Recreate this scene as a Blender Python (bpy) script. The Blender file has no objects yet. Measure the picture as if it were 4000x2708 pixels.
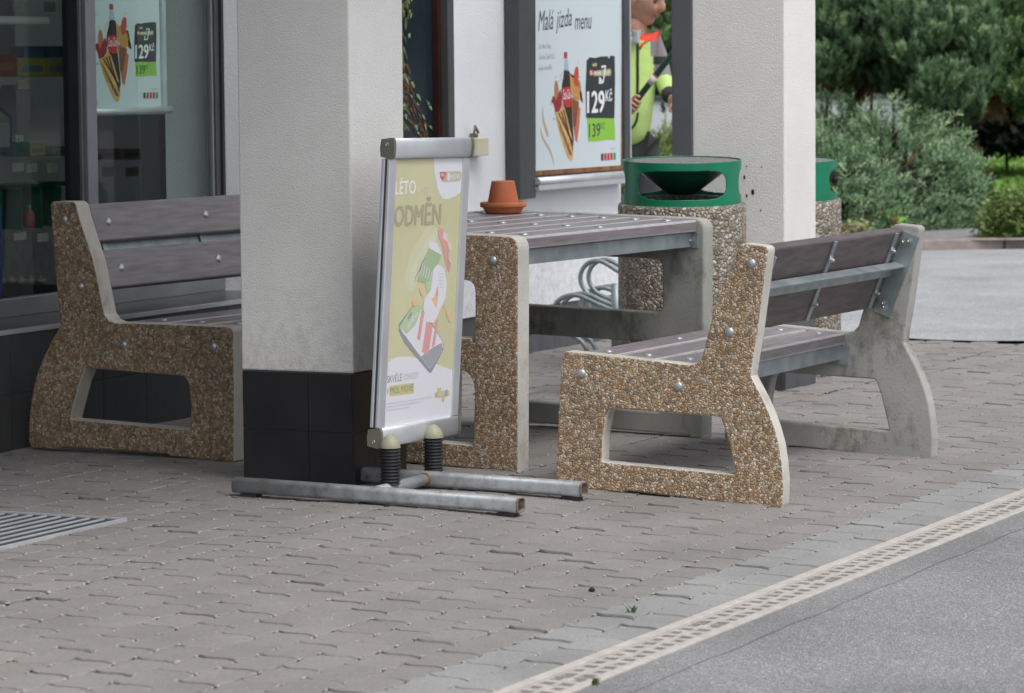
import bpy, bmesh, math, random
from mathutils import Vector, Matrix, Euler
R = math.radians
SC = bpy.context.scene
COL = SC.collection
random.seed(7)

# ---------------------------------------------------------------- camera, sky, sun, exposure
CAM_H = 1.35
YAW, PITCH, ROLL, FPX, CX, CY = R(25.4116), R(4.70097), R(-.48727), 13734.26, 2000.0, 1354.0
_F = Vector((math.cos(YAW), math.sin(YAW), 0)); _R = Vector((math.sin(YAW), -math.cos(YAW), 0)); _Z = Vector((0, 0, 1))
FWD = _F*math.cos(PITCH) - _Z*math.sin(PITCH)
_u = _Z*math.cos(PITCH) + _F*math.sin(PITCH)
RGT = _R*math.cos(ROLL) + _u*math.sin(ROLL)
UPV = _u*math.cos(ROLL) - _R*math.sin(ROLL)
CAMP = Vector((0, 0, CAM_H))
cd = bpy.data.cameras.new('camera'); cam = bpy.data.objects.new('camera', cd); COL.objects.link(cam)
cam.matrix_world = Matrix(((RGT.x, UPV.x, -FWD.x, 0), (RGT.y, UPV.y, -FWD.y, 0), (RGT.z, UPV.z, -FWD.z, CAM_H), (0, 0, 0, 1)))
cd.sensor_width = 36; cd.sensor_fit = 'HORIZONTAL'; cd.lens = FPX/4000*36
cd.clip_start = .1; cd.clip_end = 900
cd.dof.use_dof = True; cd.dof.focus_distance = 11.0; cd.dof.aperture_fstop = 8
SC.camera = cam
W = bpy.data.worlds.new('World'); SC.world = W; W.use_nodes = True
nt = W.node_tree; bg = nt.nodes['Background']
sky = nt.nodes.new('ShaderNodeTexSky'); sky.sky_type = 'NISHITA'; sky.sun_disc = False
SUN_DIR = Vector((-.30, -.60, 1.15)).normalized()      # towards the sun
sky.sun_elevation = math.asin(SUN_DIR.z); sky.sun_rotation = math.atan2(SUN_DIR.x, SUN_DIR.y)
sky.air_density = 1.0; sky.dust_density = 3.0; sky.ozone_density = 1.0
hsv = nt.nodes.new('ShaderNodeHueSaturation'); hsv.inputs['Saturation'].default_value = .22   # cloud cover takes the blue out
nt.links.new(sky.outputs[0], hsv.inputs['Color']); nt.links.new(hsv.outputs[0], bg.inputs[0]); bg.inputs[1].default_value = .15
sl = bpy.data.lights.new('sun', 'SUN'); so = bpy.data.objects.new('sun', sl); COL.objects.link(so)
sl.energy = 1.0; sl.angle = R(30); sl.color = (1, .97, .93)
so.rotation_euler = (-SUN_DIR).to_track_quat('-Z', 'Y').to_euler()
SC.view_settings.view_transform = 'Standard'; SC.view_settings.look = 'None'
SC.view_settings.exposure = 0.52; SC.view_settings.gamma = 1

# ---------------------------------------------------------------- geometry helpers
def ray(x, y): return FWD + RGT*((x-CX)/FPX) - UPV*((y-CY)/FPX)
def onX(x, y, v): d = ray(x, y); return CAMP + d*(v/d.x)
def onY(x, y, v): d = ray(x, y); return CAMP + d*(v/d.y)
def onZ(x, y, v=0): d = ray(x, y); return CAMP + d*((v-CAM_H)/d.z)
def onP(x, y, p, n): d = ray(x, y); return CAMP + d*((p-CAMP).dot(n)/d.dot(n))
def atD(x, y, D): d = ray(x, y); return CAMP + d*(D/(d.x*_F.x+d.y*_F.y))
def gz(y): return -.04*max(0, min(4.725-y, 1.38))

def setp(o, label=None, cat=None, group=None, kind=None):
    if label: o['label'] = label
    if cat: o['category'] = cat
    if group: o['group'] = group
    if kind: o['kind'] = kind
    return o
def thing(name, label, cat, loc=(0, 0, 0), rot=(0, 0, 0), group=None):
    o = bpy.data.objects.new(name, None); COL.objects.link(o); o.location = loc; o.rotation_euler = rot
    o.empty_display_size = .1
    return setp(o, label, cat, group)
def link(name, me, parent=None, mats=()):
    for m in mats: me.materials.append(m)
    o = bpy.data.objects.new(name, me); COL.objects.link(o)
    if parent is not None: o.parent = parent
    return o
def mesh(name, vs, fs, mat, parent=None, smooth=False, local=None):
    me = bpy.data.meshes.new(name)
    if local is not None:
        iv = local.inverted(); vs = [iv @ Vector(v) for v in vs]
    me.from_pydata([tuple(v) for v in vs], [], fs); me.update()
    if smooth: me.polygons.foreach_set('use_smooth', [True]*len(me.polygons))
    return link(name, me, parent, [mat] if mat else [])
class MB:
    def __init__(s): s.b = bmesh.new()
    def box(s, c, d, bev=0, rot=None, mi=0, seg=2):
        r = bmesh.ops.create_cube(s.b, size=1); vs = r['verts']
        for v in vs: v.co = Vector((v.co.x*d[0], v.co.y*d[1], v.co.z*d[2]))
        if bev > 0:
            es = list({e for v in vs for e in v.link_edges})
            rr = bmesh.ops.bevel(s.b, geom=es, offset=bev, segments=seg, affect='EDGES', profile=.5)
            vs = list({v for f in rr['faces'] for v in f.verts} | {v for v in vs if v.is_valid})
        M = Matrix.Translation(c) @ (rot.to_4x4() if rot else Matrix.Identity(4))
        bmesh.ops.transform(s.b, matrix=M, verts=vs)
        if mi:
            for f in {f for v in vs for f in v.link_faces}: f.material_index = mi
        return s
    def b2(s, a, b, bev=0, mi=0):
        return s.box([(a[i]+b[i])/2 for i in range(3)], [abs(b[i]-a[i]) for i in range(3)], bev, mi=mi)
    def tube(s, pts, r, n=12, cap=True, mi=0):
        pts = [Vector(p) for p in pts]; rings = []; up = None
        for i, p in enumerate(pts):
            t = (pts[min(i+1, len(pts)-1)] - pts[max(i-1, 0)]).normalized()
            if up is None: up = t.orthogonal().normalized()
            up = (up - t*up.dot(t)).normalized(); w = t.cross(up)
            rr = r[i] if isinstance(r, (list, tuple)) else r
            rings.append([s.b.verts.new(p + up*rr*math.cos(2*math.pi*k/n) + w*rr*math.sin(2*math.pi*k/n)) for k in range(n)])
        for A, B in zip(rings, rings[1:]):
            for k in range(n):
                f = s.b.faces.new((A[k], A[(k+1) % n], B[(k+1) % n], B[k])); f.smooth = True; f.material_index = mi
        if cap:
            s.b.faces.new(rings[0][::-1]).material_index = mi; s.b.faces.new(rings[-1]).material_index = mi
        return s
    def lathe(s, prof, c=(0, 0, 0), n=48, axis=None, mi=0, smooth=True, close=False):
        M = Matrix.Translation(c) @ (axis.to_4x4() if axis else Matrix.Identity(4)); rings = []
        for rr, z in prof:
            if rr < 1e-6: rings.append([s.b.verts.new(M @ Vector((0, 0, z)))])
            else: rings.append([s.b.verts.new(M @ Vector((rr*math.cos(2*math.pi*k/n), rr*math.sin(2*math.pi*k/n), z))) for k in range(n)])
        if close: rings.append(rings[0])
        for A, B in zip(rings, rings[1:]):
            for k in range(n):
                a, b2, c2, d = A[k % len(A)], A[(k+1) % len(A)], B[(k+1) % len(B)], B[k % len(B)]
                vs = []
                for v in (a, b2, c2, d):
                    if v not in vs: vs.append(v)
                if len(vs) >= 3:
                    try: f = s.b.faces.new(vs); f.smooth = smooth; f.material_index = mi
                    except ValueError: pass
        return s
    def build(s, name, mats, parent=None, smooth=None):
        bmesh.ops.recalc_face_normals(s.b, faces=s.b.faces[:])
        me = bpy.data.meshes.new(name); s.b.to_mesh(me); s.b.free()
        if smooth: me.polygons.foreach_set('use_smooth', [True]*len(me.polygons))
        return link(name, me, parent, mats if isinstance(mats, (list, tuple)) else [mats])
def fillet(pts, n=6):
    """pts: (x, y, r) closed polygon with rounded corners"""
    out = []; N = len(pts)
    for i in range(N):
        x, y, r = pts[i] if len(pts[i]) == 3 else (*pts[i], 0)
        p = Vector((x, y))
        if r <= 0: out.append(p); continue
        a = Vector(pts[i-1][:2]) - p; b = Vector(pts[(i+1) % N][:2]) - p
        r = min(r, a.length*.45, b.length*.45)
        A = p + a.normalized()*r; B = p + b.normalized()*r
        for k in range(n+1):
            t = k/n; out.append(A*(1-t)**2 + p*2*t*(1-t) + B*t*t)
    return out
def slab(name, outer, holes, t, bev, mats, parent, face=1, x0=0, agg=-1):
    """profile in (v, w) -> local (x0..x0+t, face*v, w); aggregate material on the outer side (agg = sign of X)"""
    cu = bpy.data.curves.new('profile', 'CURVE'); cu.dimensions = '2D'; cu.fill_mode = 'BOTH'
    for poly in [outer]+holes:
        sp = cu.splines.new('POLY'); sp.points.add(len(poly)-1); sp.use_cyclic_u = True
        for i, p in enumerate(poly): sp.points[i].co = (p[0], p[1], 0, 1)
    cu.extrude = t/2-bev; cu.bevel_depth = bev; cu.bevel_resolution = 1; cu.offset = -bev
    o = bpy.data.objects.new('profile', cu); COL.objects.link(o)
    dg = bpy.context.evaluated_depsgraph_get(); me = bpy.data.meshes.new_from_object(o.evaluated_get(dg))
    bpy.data.objects.remove(o); bpy.data.curves.remove(cu)
    bm = bmesh.new(); bm.from_mesh(me)
    bmesh.ops.remove_doubles(bm, verts=bm.verts[:], dist=1e-5)
    for v in bm.verts: x, y, z = v.co; v.co = (x0+t/2+z, face*x, y)
    bmesh.ops.recalc_face_normals(bm, faces=bm.faces[:])
    for f in bm.faces: f.smooth = False
    bm.to_mesh(me); bm.free(); me.materials.clear(); me.name = name
    o = link(name, me, parent, mats)
    for f in me.polygons: f.material_index = 1 if abs(f.normal.x) > .5 and (f.center.x-(x0+t/2))*agg > t*.3 else 0
    return o

# ---------------------------------------------------------------- materials
def nodes(name):
    m = bpy.data.materials.new(name); m.use_nodes = True; n = m.node_tree
    return m, n, n.nodes['Principled BSDF']
def N(n, t, **k):
    x = n.nodes.new(t)
    for a, b in k.items():
        if a in x.inputs: x.inputs[a].default_value = b
        else: setattr(x, a, b)
    return x
def ramp(n, fac, stops, interp='LINEAR'):
    r = n.nodes.new('ShaderNodeValToRGB'); e = r.color_ramp; e.interpolation = interp
    e.elements[0].position = stops[0][0]; e.elements[0].color = (*stops[0][1], 1)
    e.elements[1].position = stops[-1][0]; e.elements[1].color = (*stops[-1][1], 1)
    for p, c in stops[1:-1]: q = e.elements.new(p); q.color = (*c, 1)
    n.links.new(fac, r.inputs[0]); return r
def coord(n, scale=(1, 1, 1), kind='Object'):
    tc = N(n, 'ShaderNodeTexCoord'); mp = N(n, 'ShaderNodeMapping'); mp.inputs['Scale'].default_value = scale
    n.links.new(tc.outputs[kind], mp.inputs[0]); return mp.outputs[0]
def bump(n, h, p, dist=.002, strength=1):
    b = N(n, 'ShaderNodeBump'); b.inputs['Strength'].default_value = strength; b.inputs['Distance'].default_value = dist
    n.links.new(h, b.inputs['Height']); n.links.new(b.outputs[0], p.inputs['Normal']); return b
def noisy(name, c0, c1, scale=8, rough=.6, metal=0, bscale=None, bdist=.001, stretch=(1, 1, 1), lo=.3, hi=.7, detail=6, spec=None, r2=None):
    m, n, p = nodes(name); v = coord(n, stretch)
    t = N(n, 'ShaderNodeTexNoise', Scale=scale, Detail=detail); n.links.new(v, t.inputs['Vector'])
    r = ramp(n, t.outputs[0], [(lo, c0), (hi, c1)]); n.links.new(r.outputs[0], p.inputs['Base Color'])
    p.inputs['Roughness'].default_value = rough; p.inputs['Metallic'].default_value = metal
    if spec is not None: p.inputs['Specular IOR Level'].default_value = spec
    if r2 is not None:
        mr = N(n, 'ShaderNodeMapRange'); mr.inputs['To Min'].default_value = rough; mr.inputs['To Max'].default_value = r2
        n.links.new(t.outputs[0], mr.inputs[0]); n.links.new(mr.outputs[0], p.inputs['Roughness'])
    if bscale:
        b = N(n, 'ShaderNodeTexNoise', Scale=bscale, Detail=3); n.links.new(v, b.inputs['Vector']); bump(n, b.outputs[0], p, bdist)
    return m
def plain(name, c, rough=.6, metal=0, spec=None):
    m, n, p = nodes(name); p.inputs['Base Color'].default_value = (*c, 1); p.inputs['Roughness'].default_value = rough; p.inputs['Metallic'].default_value = metal
    if spec is not None: p.inputs['Specular IOR Level'].default_value = spec
    return m
def srgb(r, g, b, k=1.0):
    f = lambda u: ((u/255+.055)/1.055)**2.4 if u/255 > .04045 else u/255/12.92
    return tuple(min(1, f(u)*k) for u in (r, g, b))

def aggregate(name, scale, cols, mortar, warm=1.0, big=0.0):
    """pebbles washed out of concrete: voronoi cells coloured one by one, dark gaps between them"""
    m, n, p = nodes(name); v = coord(n)
    nz = N(n, 'ShaderNodeTexNoise', Scale=scale*.7, Detail=2); n.links.new(v, nz.inputs['Vector'])
    mx = N(n, 'ShaderNodeMix', data_type='VECTOR'); mx.inputs['Factor'].default_value = .012
    n.links.new(v, mx.inputs[4]); n.links.new(nz.outputs['Color'], mx.inputs[5])
    a = N(n, 'ShaderNodeTexVoronoi', Scale=scale); n.links.new(mx.outputs[1], a.inputs['Vector'])
    d = N(n, 'ShaderNodeTexVoronoi', Scale=scale, feature='DISTANCE_TO_EDGE'); n.links.new(mx.outputs[1], d.inputs['Vector'])
    sx = N(n, 'ShaderNodeSeparateColor'); n.links.new(a.outputs['Color'], sx.inputs[0])
    k = len(cols); cr = ramp(n, sx.outputs[0], [(i/k, c) for i, c in enumerate(cols)], 'CONSTANT')
    var = N(n, 'ShaderNodeTexNoise', Scale=5, Detail=4); n.links.new(v, var.inputs['Vector'])
    vr = N(n, 'ShaderNodeMapRange'); vr.inputs['From Min'].default_value = .3; vr.inputs['From Max'].default_value = .7
    vr.inputs['To Min'].default_value = .82; vr.inputs['To Max'].default_value = 1.12; n.links.new(var.outputs[0], vr.inputs[0])
    vm = N(n, 'ShaderNodeVectorMath', operation='SCALE'); n.links.new(cr.outputs[0], vm.inputs[0]); n.links.new(vr.outputs[0], vm.inputs['Scale'])
    er = ramp(n, d.outputs[0], [(.01, (0, 0, 0)), (.07, (1, 1, 1))])
    c = N(n, 'ShaderNodeMix', data_type='RGBA'); c.inputs[6].default_value = (*mortar, 1)
    n.links.new(er.outputs[0], c.inputs['Factor']); n.links.new(vm.outputs[0], c.inputs[7]); n.links.new(c.outputs[2], p.inputs['Base Color'])
    hr = ramp(n, d.outputs[0], [(0, (0, 0, 0)), (.3, (1, 1, 1))], 'EASE'); bump(n, hr.outputs[0], p, .35/scale)
    p.inputs['Roughness'].default_value = .5; return m
PEB = [(.32, .24, .15), (.42, .34, .24), (.24, .15, .09), (.5, .44, .35), (.30, .19, .11), (.38, .31, .23), (.55, .5, .43), (.27, .22, .16), (.34, .22, .13), (.45, .37, .27), (.2, .17, .14), (.38, .28, .17), (.36, .33, .26), (.46, .42, .36)]
M = {}
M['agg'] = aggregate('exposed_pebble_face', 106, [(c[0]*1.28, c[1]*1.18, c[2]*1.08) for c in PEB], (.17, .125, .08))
M['agg_dark'] = aggregate('darker_pebble_face', 105, [(c[0]*1.05, c[1]*.98, c[2]*.9) for c in PEB], (.17, .12, .08))  # the same pebbles in a darker tone
GREYPEB = [(.30, .26, .21), (.42, .38, .32), (.2, .16, .12), (.36, .31, .25), (.5, .46, .4), (.25, .21, .17), (.33, .25, .18), (.45, .41, .35), (.22, .2, .18), (.38, .32, .24)]
M['agg_bin'] = aggregate('grey_pebble_face', 60, GREYPEB, (.07, .058, .045))

def concrete(name, c0, c1, stain, st=.5):
    m, n, p = nodes(name); v = coord(n)
    a = N(n, 'ShaderNodeTexNoise', Scale=3.2, Detail=8, Roughness=.6); n.links.new(v, a.inputs['Vector'])
    base = ramp(n, a.outputs[0], [(.32, c0), (.68, c1)])
    s = N(n, 'ShaderNodeTexNoise', Scale=5.5, Detail=10, Roughness=.75); mp = coord(n, (1, 1, .55)); n.links.new(mp, s.inputs['Vector'])
    sr = ramp(n, s.outputs[0], [(.52, (0, 0, 0)), (.64, (st, st, st))])
    pits = N(n, 'ShaderNodeTexNoise', Scale=130, Detail=2); n.links.new(v, pits.inputs['Vector'])
    pr = ramp(n, pits.outputs[0], [(.28, (.3, .3, .3)), (.36, (0, 0, 0))])
    ad = N(n, 'ShaderNodeMath', operation='ADD'); ad.use_clamp = True; n.links.new(sr.outputs[0], ad.inputs[0]); n.links.new(pr.outputs[0], ad.inputs[1])
    mx = N(n, 'ShaderNodeMix', data_type='RGBA'); n.links.new(ad.outputs[0], mx.inputs['Factor']); n.links.new(base.outputs[0], mx.inputs[6]); mx.inputs[7].default_value = (*stain, 1)
    n.links.new(mx.outputs[2], p.inputs['Base Color']); p.inputs['Roughness'].default_value = .85
    bump(n, pits.outputs[0], p, .0012); return m
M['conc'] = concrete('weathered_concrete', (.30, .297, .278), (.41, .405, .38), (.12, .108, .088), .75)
M['conc_dark'] = concrete('stained_shaded_concrete', (.25, .25, .228), (.37, .37, .34), (.085, .09, .06), .75)  # stains, plus the shade under the table put into the base colour
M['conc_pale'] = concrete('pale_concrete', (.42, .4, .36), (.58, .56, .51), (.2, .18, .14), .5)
M['slat'] = noisy('grey_brown_plastic_board', (.15, .13, .14), (.245, .22, .235), 7, .42, bscale=260, bdist=.0006, stretch=(1, 9, 9), r2=.26)
M['slat_dark'] = noisy('brown_plastic_board', (.055, .04, .041), (.12, .095, .1), 9, .45, bscale=230, bdist=.0009, stretch=(1, 7, 7))
M['galv'] = noisy('galvanised_steel', (.26, .31, .33), (.42, .47, .48), 14, .42, .75, bscale=60, bdist=.0002, r2=.55)
M['bolt'] = noisy('zinc_bolt', (.38, .41, .43), (.52, .55, .57), 90, .42, .8)
M['bolt_dull'] = noisy('dull_zinc_bolt', (.34, .36, .37), (.5, .52, .53), 90, .45, .8)
M['nut'] = noisy('steel_nut', (.35, .37, .37), (.55, .57, .56), 90, .4, .9)
M['rubber'] = noisy('black_rubber', (.012, .012, .014), (.03, .03, .034), 20, .5, bscale=100, bdist=.0003)
def stucco(name, c0, c1, bscale=105, bd=.006, dirt=.0):
    m, n, p = nodes(name); v = coord(n)
    a = N(n, 'ShaderNodeTexNoise', Scale=1.6, Detail=8, Roughness=.65); n.links.new(v, a.inputs['Vector'])
    base = ramp(n, a.outputs[0], [(.3, c0), (.65, c1)])
    g = N(n, 'ShaderNodeTexNoise', Scale=bscale, Detail=2.5, Roughness=.55); n.links.new(v, g.inputs['Vector'])
    s = N(n, 'ShaderNodeTexNoise', Scale=28, Detail=8, Roughness=.8); n.links.new(v, s.inputs['Vector'])
    sr = ramp(n, s.outputs[0], [(.62, (0, 0, 0)), (.78, (dirt, dirt, dirt))])
    # grime on the lowest half metre of render, splashed up from the ground
    tc = N(n, 'ShaderNodeTexCoord'); sp = N(n, 'ShaderNodeSeparateXYZ'); n.links.new(tc.outputs['Object'], sp.inputs[0])
    mr = N(n, 'ShaderNodeMapRange'); mr.inputs['From Min'].default_value = .75; mr.inputs['From Max'].default_value = .3; mr.inputs['To Max'].default_value = 1; n.links.new(sp.outputs[2], mr.inputs[0])
    gm = N(n, 'ShaderNodeTexNoise', Scale=22, Detail=9, Roughness=.8); n.links.new(v, gm.inputs['Vector'])
    gr = ramp(n, gm.outputs[0], [(.45, (0, 0, 0)), (.7, (.5, .5, .5))])
    mu = N(n, 'ShaderNodeMath', operation='MULTIPLY'); n.links.new(mr.outputs[0], mu.inputs[0]); n.links.new(gr.outputs[0], mu.inputs[1])
    ad = N(n, 'ShaderNodeMath', operation='ADD'); ad.use_clamp = True; n.links.new(mu.outputs[0], ad.inputs[0]); n.links.new(sr.outputs[0], ad.inputs[1])
    mx = N(n, 'ShaderNodeMix', data_type='RGBA'); n.links.new(ad.outputs[0], mx.inputs['Factor']); n.links.new(base.outputs[0], mx.inputs[6]); mx.inputs[7].default_value = (.22, .2, .17, 1)
    n.links.new(mx.outputs[2], p.inputs['Base Color']); p.inputs['Roughness'].default_value = .9
    bump(n, g.outputs[0], p, bd); return m
M['stucco'] = stucco('white_grained_render', (.70, .69, .67), (.80, .79, .77), 210, .0032, .35)
M['stucco_white'] = stucco('white_wall_render', (.76, .78, .82), (.84, .86, .89), 120, .002, .25)
M['tile'] = noisy('black_ceramic_tile', (.012, .012, .014), (.022, .022, .025), 5, .3, bscale=40, bdist=.0002, r2=.42)
M['tile_grey'] = noisy('dark_grey_tile', (.075, .077, .085), (.11, .112, .125), 3, .5, stretch=(9, 9, 1))
M['plinth'] = noisy('charcoal_ribbed_tile', (.04, .043, .046), (.058, .062, .066), 6, .33, stretch=(12, 12, 1), r2=.5)
M['grout'] = plain('grout', (.1, .1, .1), .9)
M['alu'] = noisy('brushed_aluminium', (.56, .585, .62), (.68, .70, .73), 6, .38, .55, r2=.5)
M['alu_dark'] = noisy('anodised_grey_metal', (.2, .205, .22), (.27, .275, .29), 5, .4, .4)
M['frame'] = noisy('dark_grey_lacquer', (.045, .05, .055), (.065, .07, .076), 5, .4)
M['frame_blk'] = noisy('black_lacquer', (.016, .018, .02), (.025, .028, .03), 5, .45)
M['khaki'] = noisy('khaki_plastic', (.12, .12, .09), (.16, .16, .125), 12, .5)
M['khaki_pale'] = noisy('pale_khaki_plastic', (.26, .26, .18), (.33, .33, .235), 10, .5)
M['cream'] = noisy('cream_plastic', (.58, .54, .4), (.66, .62, .48), 8, .55)
M['rust'] = noisy('rusted_brown_steel', (.13, .045, .015), (.3, .14, .05), 22, .8)
M['terra'] = noisy('terracotta', (.42, .115, .045), (.56, .18, .08), 7, .75, bscale=90, bdist=.0003)
M['terra_wet'] = noisy('dark_terracotta', (.30, .055, .022), (.4, .09, .04), 7, .7)
def paintbar():
    m, n, p = nodes('worn_grey_tube'); v = coord(n)
    a = N(n, 'ShaderNodeTexNoise', Scale=18, Detail=10, Roughness=.75); n.links.new(v, a.inputs['Vector'])
    r = ramp(n, a.outputs[0], [(.3, (.1, .09, .08)), (.4, (.24, .245, .25)), (.52, (.33, .345, .36)), (.72, (.42, .44, .455))])
    s = N(n, 'ShaderNodeTexNoise', Scale=9, Detail=8, Roughness=.8); n.links.new(v, s.inputs['Vector'])
    sr = ramp(n, s.outputs[0], [(.62, (0, 0, 0)), (.7, (.8, .8, .8))])
    mx = N(n, 'ShaderNodeMix', data_type='RGBA'); n.links.new(sr.outputs[0], mx.inputs['Factor']); n.links.new(r.outputs[0], mx.inputs[6]); mx.inputs[7].default_value = (.2, .12, .06, 1)
    n.links.new(mx.outputs[2], p.inputs['Base Color']); p.inputs['Roughness'].default_value = .5; p.inputs['Metallic'].default_value = .3
    return m
M['bar'] = paintbar()
M['green'] = noisy('green_enamel', (.004, .16, .085), (.008, .215, .115), 9, .35, bscale=30, bdist=.0003)
M['green_dk'] = noisy('dark_green_enamel', (.003, .075, .045), (.006, .11, .07), 3, .35)
M['ash'] = noisy('ash_and_sand', (.08, .07, .065), (.27, .25, .25), 70, .9, bscale=90, bdist=.004)
M['hole'] = plain('dark_inside', (.01, .01, .01), .9)

# ================================================================ setting: ground
def asphalt(name, c0, c1, sc, scale2=1):
    m, n, p = nodes(name); v = coord(n)
    a = N(n, 'ShaderNodeTexVoronoi', Scale=sc); n.links.new(v, a.inputs['Vector'])
    s = N(n, 'ShaderNodeSeparateColor'); n.links.new(a.outputs['Color'], s.inputs[0])
    r = ramp(n, s.outputs[0], [(0, tuple(x*.8 for x in c0)), (.12, c0), (.55, tuple((x+y)/2 for x, y in zip(c0, c1))), (.93, c1), (1, tuple(min(1, x*1.5) for x in c1))])
    b = N(n, 'ShaderNodeTexNoise', Scale=1.3, Detail=7, Roughness=.6); n.links.new(v, b.inputs['Vector'])
    mr = N(n, 'ShaderNodeMapRange'); mr.inputs['From Min'].default_value = .3; mr.inputs['From Max'].default_value = .7; mr.inputs['To Min'].default_value = .78; mr.inputs['To Max'].default_value = 1.15
    n.links.new(b.outputs[0], mr.inputs[0])
    vm = N(n, 'ShaderNodeVectorMath', operation='SCALE'); n.links.new(r.outputs[0], vm.inputs[0]); n.links.new(mr.outputs[0], vm.inputs['Scale'])
    n.links.new(vm.outputs[0], p.inputs['Base Color']); p.inputs['Roughness'].default_value = .85
    bump(n, a.outputs['Distance'], p, .005, 1); return m
M['asph'] = asphalt('worn_asphalt', (.20, .20, .203), (.33, .33, .335), 190)
M['asph_far'] = asphalt('pale_asphalt', (.30, .31, .318), (.42, .43, .44), 130)
M['asph_edge'] = asphalt('fresh_asphalt_strip', (.215, .214, .217), (.30, .299, .303), 200)
M['soil'] = noisy('earth', (.05, .04, .03), (.1, .08, .055), 6, .95, bscale=40, bdist=.02)

def sheet(name, rows, mat, kind='structure'):
    """rows: list of rows of points"""
    vs = [p for r_ in rows for p in r_]; k = len(rows[0]); fs = []
    for i in range(len(rows)-1):
        for j in range(k-1): fs.append((i*k+j, i*k+j+1, (i+1)*k+j+1, (i+1)*k+j))
    o = mesh(name, vs, fs, mat); o['kind'] = kind; return o
DR0, DR1 = 3.192, 3.350       # drain channel, outer and inner edge (y)
ZD = gz(DR1)
g_ = sheet('ground', [[(-60, -90, -.16), (400, -90, -.16)], [(-60, 400, -.16), (400, 400, -.16)]], M['soil'])
sheet('asphalt_road', [[(-20, -40, ZD-.004), (60, -40, ZD-.004)], [(-20, DR0, ZD-.004), (60, DR0, ZD-.004)]], M['asph'])
sheet('asphalt_edge_strip', [[(5+.12*i, DR0-.11+.004*math.sin(i*1.3)+.003*math.sin(i*3.7), ZD-.0025) for i in range(92)], [(5+.12*i, DR0-.001, ZD-.0015) for i in range(92)]], M['asph_edge'])
ed = [(15.86+.05*math.sin(i*1.7)+.03*math.sin(i*4.1), 3.4+i*.28) for i in range(40)]
sheet('asphalt_forecourt', [[(x, y, gz(y)+.004) for x, y in ed], [(60, y, gz(y)+.004) for x, y in ed]], M['asph_far'])
sheet('paving_bed', [[(-6, y, gz(y)-.011) for y in (3.34, 4.725, 9)], [(15.93, y, gz(y)-.011) for y in (3.34, 4.725, 9)]],
      noisy('jointing_sand', (.04, .035, .03), (.10, .085, .07), 14, .95, bscale=60, bdist=.004))

# pavers: real stones, wavy sides, chamfered, in running bond along the shop front
def paver_mat():
    m, n, p = nodes('concrete_paver'); v = coord(n)
    at = N(n, 'ShaderNodeAttribute', attribute_name='tone'); 
    a = N(n, 'ShaderNodeTexNoise', Scale=120, Detail=4, Roughness=.7); n.links.new(v, a.inputs['Vector'])
    r = ramp(n, a.outputs[0], [(.28, (.72, .72, .72)), (.5, (1, 1, 1)), (.66, (1.12, 1.12, 1.12)), (.76, (1.6, 1.58, 1.55))])
    b = N(n, 'ShaderNodeTexNoise', Scale=2.3, Detail=7, Roughness=.62); n.links.new(v, b.inputs['Vector'])
    mr = N(n, 'ShaderNodeMapRange'); mr.inputs['From Min'].default_value = .3; mr.inputs['From Max'].default_value = .7; mr.inputs['To Min'].default_value = .84; mr.inputs['To Max'].default_value = 1.12
    n.links.new(b.outputs[0], mr.inputs[0])
    v1 = N(n, 'ShaderNodeVectorMath', operation='MULTIPLY'); n.links.new(at.outputs['Color'], v1.inputs[0]); n.links.new(r.outputs[0], v1.inputs[1])
    v2 = N(n, 'ShaderNodeVectorMath', operation='SCALE'); n.links.new(v1.outputs[0], v2.inputs[0]); n.links.new(mr.outputs[0], v2.inputs['Scale'])
    n.links.new(v2.outputs[0], p.inputs['Base Color']); p.inputs['Roughness'].default_value = .8
    bump(n, a.outputs[0], p, .0016); return m
M['paver'] = paver_mat()
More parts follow.
